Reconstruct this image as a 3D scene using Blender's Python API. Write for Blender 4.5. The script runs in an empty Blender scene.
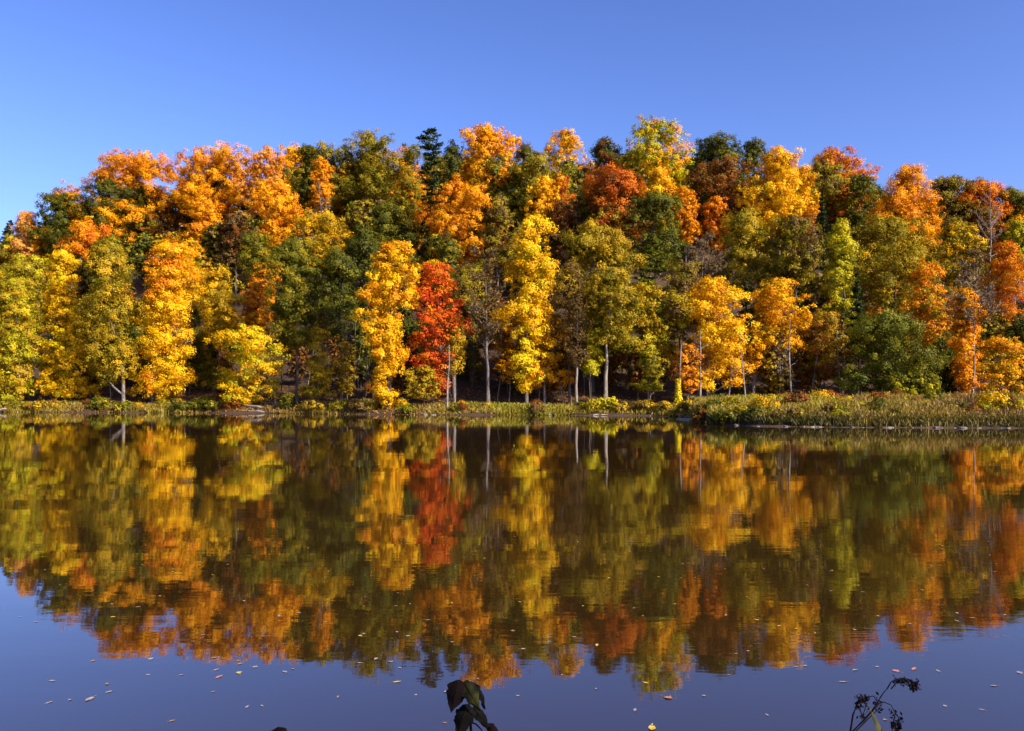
import bpy, math
import numpy as np

RNG = np.random.default_rng(7)
F = 887.0            # focal length in pixels of a 1024 wide frame
EYE = 2.7            # eye height above the lake
HZ = 392.0           # picture row of the horizon

scn = bpy.context.scene
COL = scn.collection

# ------------------------------------------------------------------ settings
scn.render.engine = 'CYCLES'
scn.view_settings.view_transform = 'Standard'
scn.view_settings.look = 'None'
scn.view_settings.gamma = 1
scn.view_settings.exposure = 0.97
scn.cycles.use_denoising = True
scn.cycles.max_bounces = 8
scn.cycles.diffuse_bounces = 2
scn.cycles.glossy_bounces = 3
scn.cycles.transmission_bounces = 3

# ------------------------------------------------------------------ materials
def new_mat(name):
    m = bpy.data.materials.new(name)
    m.use_nodes = True
    m.node_tree.nodes.clear()
    return m, m.node_tree.nodes, m.node_tree.links

def ramp(nodes, cols, pos=None):
    r = nodes.new('ShaderNodeValToRGB')
    e = r.color_ramp.elements
    n = len(cols)
    pos = pos or [i / (n - 1) for i in range(n)]
    while len(e) < n:
        e.new(0.5)
    for i in range(n):
        e[i].position = pos[i]
        e[i].color = (*cols[i], 1)
    return r

def leaf_mat(name, cols, transl=0.20, gloss=0.012):
    m, N, L = new_mat(name)
    a = N.new('ShaderNodeAttribute'); a.attribute_name = 'tint'
    oi = N.new('ShaderNodeObjectInfo')
    j = N.new('ShaderNodeMath'); j.operation = 'MULTIPLY_ADD'
    j.inputs[1].default_value = 0.24; j.inputs[2].default_value = -0.12
    L.new(oi.outputs['Random'], j.inputs[0])
    s = N.new('ShaderNodeMath'); s.operation = 'ADD'; s.use_clamp = True
    L.new(a.outputs['Fac'], s.inputs[0]); L.new(j.outputs[0], s.inputs[1])
    r = ramp(N, cols)
    L.new(s.outputs[0], r.inputs[0])
    d = N.new('ShaderNodeBsdfDiffuse'); t = N.new('ShaderNodeBsdfTranslucent')
    g = N.new('ShaderNodeBsdfGlossy'); g.inputs['Roughness'].default_value = 0.45
    L.new(r.outputs[0], d.inputs[0]); L.new(r.outputs[0], t.inputs[0])
    mx = N.new('ShaderNodeMixShader'); mx.inputs[0].default_value = transl
    L.new(d.outputs[0], mx.inputs[1]); L.new(t.outputs[0], mx.inputs[2])
    m2 = N.new('ShaderNodeMixShader'); m2.inputs[0].default_value = gloss
    L.new(mx.outputs[0], m2.inputs[1]); L.new(g.outputs[0], m2.inputs[2])
    g.inputs[0].default_value = (0.5, 0.5, 0.5, 1)
    o = N.new('ShaderNodeOutputMaterial'); L.new(m2.outputs[0], o.inputs[0])
    return m

LEAF = {
    'gold':   leaf_mat('golden_leaves',   [(.46, .22, .003), (.76, .42, .004), (.84, .55, .012)]),
    'lemon':  leaf_mat('lemon_leaves',    [(.40, .28, .004), (.68, .49, .006), (.76, .62, .02)]),
    'amber':  leaf_mat('amber_leaves',    [(.46, .16, .003), (.74, .32, .004), (.82, .43, .008)]),
    'orange': leaf_mat('orange_leaves',   [(.42, .115, .004), (.68, .235, .005), (.78, .34, .008)]),
    'peach':  leaf_mat('peach_leaves',    [(.44, .15, .03), (.66, .28, .05), (.72, .36, .06)]),
    'flame':  leaf_mat('flame_leaves',    [(.34, .060, .005), (.56, .14, .006), (.68, .23, .008)]),
    'red':    leaf_mat('red_leaves',      [(.34, .030, .006), (.66, .085, .010), (.76, .16, .012)]),
    'rust':   leaf_mat('rust_leaves',     [(.11, .035, .008), (.21, .068, .010), (.32, .12, .012)]),
    'brown':  leaf_mat('brown_leaves',    [(.07, .042, .014), (.13, .078, .020), (.20, .115, .024)]),
    'olive':  leaf_mat('olive_leaves',    [(.11, .092, .006), (.23, .180, .008), (.40, .27, .010)]),
    'khaki':  leaf_mat('khaki_leaves',    [(.17, .115, .006), (.36, .23, .008), (.56, .34, .010)]),
    'lime':   leaf_mat('lime_leaves',     [(.20, .19, .006), (.40, .345, .008), (.60, .47, .012)]),
    'green':  leaf_mat('green_leaves',    [(.060, .066, .006), (.120, .118, .007), (.23, .19, .009)]),
    'dark':   leaf_mat('dark_green_leaves', [(.036, .044, .006), (.066, .072, .007), (.115, .105, .009)]),
    'pine':   leaf_mat('pine_needles',    [(.020, .036, .010), (.040, .060, .014), (.07, .09, .016)], .12),
    'hemlock': leaf_mat('hemlock_needles', [(.050, .066, .008), (.10, .115, .010), (.19, .175, .012)], .2),
}

def bark_mat(name, c0, c1, c2):
    m, N, L = new_mat(name)
    tc = N.new('ShaderNodeTexCoord'); mp = N.new('ShaderNodeMapping')
    mp.inputs['Scale'].default_value = (3.2, 3.2, 0.7)
    L.new(tc.outputs['Object'], mp.inputs[0])
    n = N.new('ShaderNodeTexNoise'); n.inputs['Scale'].default_value = 2.4; n.inputs['Detail'].default_value = 5
    L.new(mp.outputs[0], n.inputs['Vector'])
    r = ramp(N, [c0, c1, c2], [.3, .5, .72]); L.new(n.outputs['Fac'], r.inputs[0])
    b = N.new('ShaderNodeBump'); b.inputs['Strength'].default_value = .5; b.inputs['Distance'].default_value = .06
    L.new(n.outputs['Fac'], b.inputs['Height'])
    p = N.new('ShaderNodeBsdfPrincipled'); p.inputs['Roughness'].default_value = .9
    L.new(r.outputs[0], p.inputs['Base Color']); L.new(b.outputs[0], p.inputs['Normal'])
    o = N.new('ShaderNodeOutputMaterial'); L.new(p.outputs[0], o.inputs[0])
    return m

BARK = bark_mat('grey_bark', (.05, .04, .032), (.10, .08, .065), (.17, .14, .115))
PALE = bark_mat('pale_bark', (.08, .065, .05), (.18, .15, .115), (.33, .28, .22))
DARKBARK = bark_mat('dark_bark', (.025, .018, .014), (.05, .037, .028), (.09, .065, .05))
TWIG = bark_mat('twig_bark', (.10, .075, .06), (.17, .13, .11), (.25, .20, .18))
DRIFT = bark_mat('driftwood', (.16, .11, .08), (.32, .25, .19), (.50, .42, .35))
STONE = bark_mat('shore_stone_grey', (.07, .05, .035), (.14, .11, .08), (.24, .19, .14))

# ------------------------------------------------------------------ mesh helpers
def obj_from(name, V, faces, mats, parent=None, tint=None, mi=None, smooth=False):
    """V (n,3); faces (m,k) int array of one polygon size, or a list of such arrays."""
    if not isinstance(faces, list):
        faces = [faces]
    me = bpy.data.meshes.new(name)
    V = np.asarray(V, np.float32)
    me.vertices.add(len(V)); me.vertices.foreach_set('co', V.ravel())
    idx = np.concatenate([f.ravel() for f in faces]).astype(np.int32)
    tot = np.concatenate([np.full(len(f), f.shape[1], np.int32) for f in faces])
    start = np.concatenate([[0], np.cumsum(tot)[:-1]]).astype(np.int32)
    me.loops.add(len(idx)); me.loops.foreach_set('vertex_index', idx)
    me.polygons.add(len(tot)); me.polygons.foreach_set('loop_start', start)
    try:
        me.polygons.foreach_set('loop_total', tot)
    except Exception:
        pass
    if mi is not None:
        me.polygons.foreach_set('material_index', np.asarray(mi, np.int32))
    if smooth:
        me.polygons.foreach_set('use_smooth', np.ones(len(tot), bool))
    me.update(calc_edges=True)
    if tint is not None:
        a = me.attributes.new('tint', 'FLOAT', 'FACE')
        a.data.foreach_set('value', np.asarray(tint, np.float32))
    for m in (mats if isinstance(mats, (list, tuple)) else [mats]):
        me.materials.append(m)
    o = bpy.data.objects.new(name, me)
    COL.objects.link(o)
    if parent is not None:
        o.parent = parent
    return o

def tag(o, label=None, cat=None, group=None, kind=None):
    if label: o['label'] = label
    if cat: o['category'] = cat
    if group: o['group'] = group
    if kind: o['kind'] = kind
    return o

def empty(name, loc, rz=0.0):
    o = bpy.data.objects.new(name, None)
    o.location = loc; o.rotation_euler = (0, 0, rz)
    o.empty_display_size = 0.5
    COL.objects.link(o)
    return o

def copy_tree(root, loc, rz, sc=1.0):
    c = root.copy(); COL.objects.link(c)
    c.location = loc; c.rotation_euler = (0, 0, rz); c.scale = (sc, sc, sc)
    for ch in list(root.children):
        d = ch.copy(); COL.objects.link(d); d.parent = c
    return c

class Tubes:
    def __init__(self):
        self.V = []; self.Q = []; self.n = 0
    def add(self, pts, rad, sides=6):
        pts = np.asarray(pts, float); rad = np.asarray(rad, float)
        k = len(pts)
        d = np.gradient(pts, axis=0)
        d /= np.linalg.norm(d, axis=1)[:, None] + 1e-9
        ref = np.where(np.abs(d[:, 2:3]) > .9, np.array([[1., 0, 0]]), np.array([[0, 0, 1.]]))
        u = np.cross(d, ref); u /= np.linalg.norm(u, axis=1)[:, None] + 1e-9
        v = np.cross(d, u)
        a = np.arange(sides) / sides * 2 * np.pi
        ring = pts[:, None] + rad[:, None, None] * (np.cos(a)[None, :, None] * u[:, None] + np.sin(a)[None, :, None] * v[:, None])
        i = np.arange(k - 1)[:, None] * sides; j = np.arange(sides)[None]
        q = np.stack([i + j, i + (j + 1) % sides, i + sides + (j + 1) % sides, i + sides + j], -1).reshape(-1, 4)
        self.V.append(ring.reshape(-1, 3)); self.Q.append(q + self.n); self.n += k * sides
    def build(self, name, mat, parent=None):
        return obj_from(name, np.concatenate(self.V), np.concatenate(self.Q), mat, parent, smooth=True)

def unit(v):
    return v / (np.linalg.norm(v, axis=-1, keepdims=True) + 1e-9)

def leaf_quads(C, Nn, size, rng, aspect=.62, U=None):
    """leaf sized folded rhombi at C, facing Nn"""
    n = len(C)
    r = rng.normal(size=(n, 3))
    if U is not None:
        r = U + .35 * r
    u = unit(np.cross(Nn, np.cross(r, Nn)))
    v = np.cross(Nn, u)
    l = size * rng.uniform(.65, 1.35, n)[:, None]
    w = l * aspect * rng.uniform(.75, 1.25, n)[:, None]
    k = rng.uniform(-.1, .35, n)[:, None] * l
    P = np.stack([C - u * l, C + v * w + Nn * k, C + u * l * rng.uniform(.8, 1.2, n)[:, None], C - v * w + Nn * k * .8], 1)
    return P.reshape(-1, 3), np.arange(4 * n).reshape(n, 4)

# ------------------------------------------------------------------ terrain
S_PX = np.array([-4000, -200, 0, 130, 260, 400, 520, 640, 678, 694, 712, 760, 850, 1024, 1200, 4000.])
S_D = np.array([150, 122, 119, 116, 113, 105, 104, 101, 98, 83, 74, 70, 67.5, 66, 68, 75.])
R_PX = np.array([-4000, -600, -200, 0, 70, 130, 250, 370, 500, 655, 780, 905, 1000, 1200, 1700, 5000.])
R_H = np.array([8, 8, 13, 20, 26, 32, 36, 37, 40, 41, 34, 31, 27, 22, 14, 8.])

def px_of(x, y):
    return 512 + F * x / np.maximum(y, 20)
def shore(px):
    return np.interp(px, S_PX, S_D)
def hill0(px):
    return np.maximum(shore(px) + 7, 111)
def noise2(x, y):
    return (np.sin(x * .31 + 1.3 * np.sin(y * .17)) + np.sin(y * .43 + 1.7 * np.sin(x * .23 + 1)) + np.sin((x + y) * .71) * .6) / 2.6
def ground(x, y):
    x = np.asarray(x, float); y = np.asarray(y, float)
    px = px_of(x, y)
    S = shore(px) + np.where(px > 690, .25, .9) * noise2(x * 1.5, y * .7)
    d = y - S
    z = np.interp(d, [-40, -6, -1.5, 0, .5, 1.4, 5, 12], [-2.2, -1.3, -.35, 0, .32, .55, 1.0, 1.25])
    t = np.clip((y - hill0(px)) / 92, 0, 1)
    t = .45 * t + .55 * t * t * (3 - 2 * t)
    z = z + np.interp(px, R_PX, R_H) * t + np.where(d > 3, .25 * noise2(x * .6, y * .6), 0)
    near = np.interp(y, [-40, -5, 1.2, 2.6, 3.8, 6, 14], [2.2, 1.5, 1.05, .75, .05, -.7, -2.2])
    z = np.where(y < 20, near + .06 * noise2(x * 3, y * 3), z)
    side = np.clip((np.abs(x) - 420) / 60, 0, 1)
    z = np.where(z < 2, z + side * (2.0 - np.minimum(z, 2)), z)
    return z

def make_ground():
    xs = np.concatenate([np.linspace(-2500, -180, 30), np.arange(-176, 177, 2.0), np.linspace(180, 2500, 30)])
    ys = np.concatenate([np.linspace(-1500, -30, 14), np.arange(-26, 8, 1.0), np.arange(9, 60, 6.0), np.arange(60, 126, .6), np.arange(126, 240, 2.0), np.linspace(245, 3500, 30)])
    X, Y = np.meshgrid(xs, ys)
    V = np.stack([X, Y, ground(X, Y)], -1).reshape(-1, 3)
    nx, ny = len(xs), len(ys)
    i = np.arange(ny - 1)[:, None] * nx + np.arange(nx - 1)[None]
    Q = np.stack([i, i + 1, i + nx + 1, i + nx], -1).reshape(-1, 4)
    m, N, L = new_mat('forest_floor')
    tc = N.new('ShaderNodeTexCoord')
    n1 = N.new('ShaderNodeTexNoise'); n1.inputs['Scale'].default_value = .35; n1.inputs['Detail'].default_value = 8
    n2 = N.new('ShaderNodeTexNoise'); n2.inputs['Scale'].default_value = 4.5; n2.inputs['Detail'].default_value = 6
    L.new(tc.outputs['Object'], n1.inputs['Vector']); L.new(tc.outputs['Object'], n2.inputs['Vector'])
    r1 = ramp(N, [(.022, .011, .004), (.050, .023, .006), (.036, .024, .006)], [.32, .5, .7]); L.new(n1.outputs['Fac'], r1.inputs[0])
    r2 = ramp(N, [(.45, .45, .45), (1, 1, 1), (1.6, 1.35, 1)], [.3, .5, .72]); L.new(n2.outputs['Fac'], r2.inputs[0])
    mu = N.new('ShaderNodeMix'); mu.data_type = 'RGBA'; mu.blend_type = 'MULTIPLY'; mu.inputs[0].default_value = 1
    L.new(r1.outputs[0], mu.inputs[6]); L.new(r2.outputs[0], mu.inputs[7])
    b = N.new('ShaderNodeBump'); b.inputs['Strength'].default_value = .7; b.inputs['Distance'].default_value = .15
    L.new(n2.outputs['Fac'], b.inputs['Height'])
    p = N.new('ShaderNodeBsdfPrincipled'); p.inputs['Roughness'].default_value = .95
    L.new(mu.outputs[2], p.inputs['Base Color']); L.new(b.outputs[0], p.inputs['Normal'])
    o = N.new('ShaderNodeOutputMaterial'); L.new(p.outputs[0], o.inputs[0])
    g = obj_from('ground', V, Q, m, smooth=True)
    tag(g, 'brown leaf strewn ground of the wooded hill and lake banks', kind='structure')

def make_water():
    xs = np.linspace(-480, 480, 25); ys = np.linspace(0, 160, 9)
    X, Y = np.meshgrid(xs, ys)
    V = np.stack([X, Y, 0 * X], -1).reshape(-1, 3)
    nx, ny = len(xs), len(ys)
    i = np.arange(ny - 1)[:, None] * nx + np.arange(nx - 1)[None]
    Q = np.stack([i, i + 1, i + nx + 1, i + nx], -1).reshape(-1, 4)
    m, N, L = new_mat('lake_water')
    tc = N.new('ShaderNodeTexCoord')
    def wave(sx, sy, scale, detail, rough=.5):
        mp = N.new('ShaderNodeMapping'); mp.inputs['Scale'].default_value = (sx, sy, 1)
        mp.inputs['Rotation'].default_value = (0, 0, math.radians(4))
        L.new(tc.outputs['Object'], mp.inputs[0])
        n = N.new('ShaderNodeTexNoise'); n.inputs['Scale'].default_value = scale
        n.inputs['Detail'].default_value = detail; n.inputs['Roughness'].default_value = rough
        L.new(mp.outputs[0], n.inputs['Vector'])
        return n.outputs['Fac']
    fine = wave(.55, 1.7, 3.2, 3)
    broad = wave(.25, .8, .55, 2)
    patch = wave(.03, .07, 1.0, 2)          # calm and ruffled patches
    pr = ramp(N, [(.25, .25, .25), (1, 1, 1)], [.38, .62]); L.new(patch, pr.inputs[0])
    mf = N.new('ShaderNodeMath'); mf.operation = 'MULTIPLY'
    L.new(fine, mf.inputs[0]); L.new(pr.outputs[0], mf.inputs[1])
    b1 = N.new('ShaderNodeBump'); b1.inputs['Strength'].default_value = 1; b1.inputs['Distance'].default_value = WAVE_FINE
    L.new(mf.outputs[0], b1.inputs['Height'])
    b2 = N.new('ShaderNodeBump'); b2.inputs['Strength'].default_value = 1; b2.inputs['Distance'].default_value = WAVE_BROAD
    L.new(broad, b2.inputs['Height']); L.new(b1.outputs[0], b2.inputs['Normal'])
    p = N.new('ShaderNodeBsdfPrincipled')
    p.inputs['Base Color'].default_value = (.022, .012, .003, 1)
    p.inputs['Roughness'].default_value = .012
    p.inputs['IOR'].default_value = WATER_IOR
    L.new(b2.outputs[0], p.inputs['Normal'])
    o = N.new('ShaderNodeOutputMaterial'); L.new(p.outputs[0], o.inputs[0])
    w = obj_from('lake_water', V, Q, m, smooth=True)
    tag(w, 'still murky lake mirroring the autumn trees and blue sky', kind='structure')

WAVE_FINE, WAVE_BROAD, WATER_IOR = .0013, .005, 2.15
make_ground()
make_water()

# ------------------------------------------------------------------ trees
SHAPES = {
    'round':  ([0, .15, .4, .65, .85, 1], [.45, .8, 1, .95, .66, .22]),
    'oval':   ([0, .15, .4, .65, .85, 1], [.40, .75, 1, .86, .56, .16]),
    'dome':   ([0, .15, .4, .65, .85, 1], [.70, .95, 1, .95, .76, .36]),
    'column': ([0, .15, .4, .65, .85, 1], [.50, .85, 1, .92, .72, .28]),
    'cone':   ([0, .12, .35, .6, .82, 1], [.80, 1, .80, .55, .30, .05]),
    'spread': ([0, .15, .4, .65, .85, 1], [.25, .6, .92, 1, .85, .40]),
}

PUFF = .86
def crown_mesh(rng, T, DX, R, z0, z1, size, mats, frac=0.0, flat=1.0, dens=1.0, lobe=None, depth=.85, twist=None):
    """leaf clumps (boughs) spread through an uneven envelope; returns mesh data and clump centres"""
    h = z1 - z0
    rm = float(np.mean(np.interp(np.linspace(0, 1, 20), T, R)))
    lr = lobe or float(np.clip(.22 * rm + .06 * h, .7, 2.0)) * rng.uniform(.68, 1.15)
    area = 2 * np.pi * rm * h * 1.15
    n = int(np.clip(1.55 * area / (np.pi * lr * lr * max(flat, .45)), 12, 230))
    ph = rng.uniform(0, 6.28, 4)
    tt = rng.uniform(0, 1, n * 4)
    keep = rng.uniform(0, 1, n * 4) < (.25 + np.interp(tt, T, R) / max(R))
    t = tt[keep][:n]; n = len(t)
    a = rng.uniform(0, 2 * np.pi, n)
    un = 1 + .24 * np.sin(2 * a + ph[0] + 3 * t) + .18 * np.sin(3 * a + ph[1] - 7 * t) + .18 * np.sin(9 * t + ph[2] + a)
    inner = rng.uniform(0, 1, n) < .2
    rad = np.interp(t, T, R) * un
    lobr = lr * rng.uniform(.45, 1.4, n)
    rr = np.maximum(rad - lobr * .75, .08 * rad) * np.where(inner, rng.uniform(.1, .6, n), rng.uniform(.78, 1.08, n))
    zc = z0 + t * h
    zc = np.clip(zc, z0 + lobr * flat * .6, z1 - lobr * flat * .85 + rng.uniform(-.3, .3, n))
    C = np.stack([np.interp(t, T, DX) + rr * np.cos(a), depth * rr * np.sin(a), zc], 1)
    ltint = np.clip(rng.normal(.5, .2, n), 0, 1)
    lmat = (rng.uniform(0, 1, n) < frac).astype(int)
    if twist is not None:      # second colour gathered in one region of the crown
        d2 = ((C - np.array(twist[:3])) ** 2).sum(1)
        lmat = (rng.uniform(0, 1, n) < np.exp(-d2 / twist[3] ** 2)).astype(int)
    area_leaf = 1.25 * size * size
    # each bough carries small puffs of foliage, gaps stay open between them
    pr = np.clip(.36 * lobr, .24, .62) * rng.uniform(.75, 1.2)
    npf = np.maximum((PUFF * (lobr / pr) ** 2 * (.4 + .6 * flat)).astype(int), 4)
    B = np.repeat(np.arange(n), npf); k = len(B)
    bd = unit(rng.normal(size=(k, 3)) + np.array([0, 0, .25]))
    PC = C[B] + bd * (lobr[B] * rng.uniform(.4, 1.2, k))[:, None] * np.array([1.1, 1.1, flat * .92])
    PR = pr[B] * rng.uniform(.45, 1.5, k)
    ptint = np.clip(ltint[B] + .13 * rng.normal(size=k), 0, 1)
    pmat = np.where(rng.uniform(0, 1, k) < .30, (rng.uniform(0, 1, k) < frac).astype(int), lmat[B])
    cnt = np.maximum((dens * .40 * 4 * np.pi * PR ** 2 * (.5 + .5 * flat) / area_leaf).astype(int), 4)
    L = np.repeat(np.arange(k), cnt)
    m = len(L)
    d = unit(rng.normal(size=(m, 3)) + .45 * bd[L] + np.array([0, 0, .15]))
    rl = PR[L] * np.clip(rng.normal(.85, .3, m), .1, 1.6)
    P = PC[L] + d * rl[:, None] * np.array([1.1, 1.1, .5 + .42 * flat])
    ltint = ptint; lmat = pmat
    axis = np.stack([np.interp((P[:, 2] - z0) / h, T, DX), 0 * P[:, 2], P[:, 2] - .25 * h * 0], 1)
    out = unit(P - axis + 1e-6)
    nn = unit(.70 * d + .65 * bd[L] + .35 * out + np.array([0, 0, .25 + .5 * (1 - flat)]) + .40 * rng.normal(size=(m, 3)))
    V, Q = leaf_quads(P, nn, size, rng)
    tint = np.clip(.74 * ltint[L] + .26 * rng.uniform(0, 1, m) + .06 * rng.normal(size=m), 0, 1)
    return V, Q, tint, lmat[L], C, lobr

def trunk_tubes(rng, H, r0, C, z0, z1, lean=(0, 0), limbs=10, dx_top=0.0, split=False, sides=7):
    tb = Tubes()
    top = z0 + .80 * (z1 - z0)
    k = 9
    s = np.linspace(0, 1, k)
    wob = rng.normal(size=(k, 2)) * .013 * H * np.sin(s * np.pi)[:, None] * .6
    px = lean[0] * s + dx_top * s ** 1.6 + wob[:, 0]; py = lean[1] * s + wob[:, 1]
    pts = np.stack([px, py, -.35 + s * (top + .35)], 1)
    rad = r0 * (1.0 - .86 * s) ; rad[0] = r0 * 1.55; rad[1] = r0 * .98
    pts[1, 2] = .45
    tb.add(pts, rad, sides)
    if limbs and len(C):
        order = rng.permutation(len(C))[:limbs]
        for q in order:
            c = C[q]
            zs = np.clip(c[2] - rng.uniform(.12, .3) * (z1 - z0), .35 * z0 + .3, top * .93)
            f = (zs + .35) / (top + .35)
            b = np.array([np.interp(f, s, px), np.interp(f, s, py), zs])
            mid = (b + c) / 2 + np.array([0, 0, -.06 * np.linalg.norm(c - b)])
            rb = np.interp(f, s, rad)
            tb.add([b, mid, c], [rb * .5, rb * .32, rb * .1], 5)
    return tb

def world_x(px, D): return (px - 512) / F * D
def world_z(py, D): return EYE + (HZ - py) / F * D

def solve_D(px, top, H):
    lo, hi = max(shore(px) + 8, 112.0), shore(px) + 120
    Ds = np.linspace(lo, hi, 400)
    f = world_z(top, Ds) - ground(world_x(px, Ds), Ds) - H
    i = np.argmin(np.abs(f))
    return float(Ds[i])

TREES_DONE = []

def tree(name, px, top, bot, hw, H, shape, colour, label, col2=None, frac=.25, flat=1.0, d=None, D=None, bark=None,
         r0=None, tpx=None, lean=None, dens=1.0, prof=None, spot=None, limbs=9, lobe=None, cat='tree', group=None, size=None, seed=None):
    rng = np.random.default_rng(int(px * 131 + top * 17 + (seed or 0)))
    if D is None:
        D = shore(px) + d if d is not None else solve_D(px, top, H)
    bx = world_x(tpx if tpx is not None else px, D)
    gz = float(ground(bx, D))
    zt = world_z(top, D) - gz
    zb = world_z(bot, D) - gz
    hill = d is None
    if hill:
        zb = min(zb, .40 * zt)
    zb = max(zb, .35)
    m = D / F
    if prof:       # explicit outline rows: (row, centre, half width)
        pr = sorted(prof, key=lambda q: -q[0])
        zz = np.array([world_z(q[0], D) - gz for q in pr]); zb, zt = max(zz[0], .3), zz[-1]
        T = np.clip((zz - zb) / (zt - zb), 0, 1); T[0] = 0
        DX = np.array([world_x(q[1], D) - bx for q in pr]); R = np.array([q[2] * m for q in pr])
    else:
        T, R = (np.array(v, float) for v in SHAPES[shape]); R = R * hw * m * (1.2 if hill and D > 180 else 1.06 if hill and D > 125 else 1.0)
        DX = np.full(len(T), world_x(px, D) - bx)
        if lean:
            DX = DX + lean * m * T
    size = size or (.108 if D < 135 else .13 if D < 165 else .155)
    mats = [LEAF[colour]] + ([LEAF[col2]] if col2 else [])
    tw = None
    if spot:
        sx, sy, sr = spot
        tw = (world_x(sx, D) - bx, -.5 * hw * m, world_z(sy, D) - gz, sr * m)
    V, Q, tint, mi, C, lr = crown_mesh(rng, T, DX, R, zb, zt, size, mats, frac if col2 else 0, flat, dens, lobe, twist=tw)
    root = empty(name, (bx, D, gz))
    obj_from('crown', V, Q, mats, root, tint=tint, mi=mi)
    r0 = .8 * (r0 or (.013 * zt + .02))
    tb = trunk_tubes(rng, zt, r0, C, zb, zt, limbs=limbs, dx_top=float(np.interp(.8, T, DX)))
    tb.build('trunk', bark or BARK, root)
    tag(root, label, cat, group)
    TREES_DONE.append((px, top, hw, D))
    return root

def bare_tree(name, px, top, hw, label, H=18, d=None, D=None, bark=None, leaves=None, dens=1.0, r0=None, low=.35, group=None):
    rng = np.random.default_rng(int(px * 57 + top))
    if D is None:
        D = shore(px) + d if d is not None else solve_D(px, top, H)
    bx = world_x(px, D); gz = float(ground(bx, D)); zt = world_z(top, D) - gz
    R = hw * D / F
    root = empty(name, (bx, D, gz))
    tb = Tubes(); tw = Tubes()
    r0 = .8 * (r0 or .011 * zt)
    s = np.linspace(0, 1, 9)
    wob = np.cumsum(rng.normal(size=(9, 2)) * .008 * zt, 0)
    pts = np.stack([wob[:, 0], wob[:, 1], -.3 + s * (zt * .94 + .3)], 1)
    rad = r0 * (1 - .9 * s); rad[0] *= 1.5
    tb.add(pts, rad, 7)
    tips = []
    nb = int(16 * dens)
    for i in range(nb):
        f = low + (.97 - low) * (i + rng.uniform(0, 1)) / nb
        b = np.array([np.interp(f, s, pts[:, k]) for k in range(3)])
        a = rng.uniform(0, 6.28)
        ln = R * (1.05 - .75 * (f - low) / (1 - low)) * rng.uniform(.7, 1.15)
        up = rng.uniform(.35, .9)
        dv = np.array([np.cos(a), np.sin(a), up])
        e = b + dv * ln; e[2] = min(e[2], zt * 1.0)
        mid = (b + e) / 2 + rng.normal(size=3) * .07 * ln - np.array([0, 0, .05 * ln])
        rb = np.interp(f, s, rad) * .55
        tb.add([b, mid, e], [rb, rb * .6, rb * .2], 5)
        for j in range(8):
            g = rng.uniform(.25, 1)
            q = b + (e - b) * g
            dv2 = unit(dv + rng.normal(size=3) * .55 + np.array([0, 0, .35]))
            l2 = ln * rng.uniform(.22, .5)
            e2 = q + dv2 * l2
            tw.add([q, (q + e2) / 2 + rng.normal(size=3) * .05 * l2, e2], [max(rb * .28, .04), max(rb * .2, .03), .014], 4)
            for k in range(6):
                q3 = q + (e2 - q) * rng.uniform(.2, 1)
                e3 = q3 + unit(dv2 + rng.normal(size=3) * .6 + np.array([0, 0, .3])) * l2 * rng.uniform(.3, .65)
                tw.add([q3, e3], [.030, .012], 3)
                tips.append(e3)
    tb.build('trunk', bark or TWIG, root)
    tw.build('twigs', bark or TWIG, root)
    if leaves:
        col, cnt = leaves
        P = np.array(tips)[rng.integers(0, len(tips), cnt)] + rng.normal(size=(cnt, 3)) * .22
        V, Q = leaf_quads(P, unit(rng.normal(size=(cnt, 3)) + [0, -.3, .6]), .17, rng)
        obj_from('foliage', V, Q, LEAF[col], root, tint=np.clip(rng.normal(.5, .25, cnt), 0, 1))
    tag(root, label, 'tree', group)
    TREES_DONE.append((px, top, hw, D))
    return root

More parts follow.
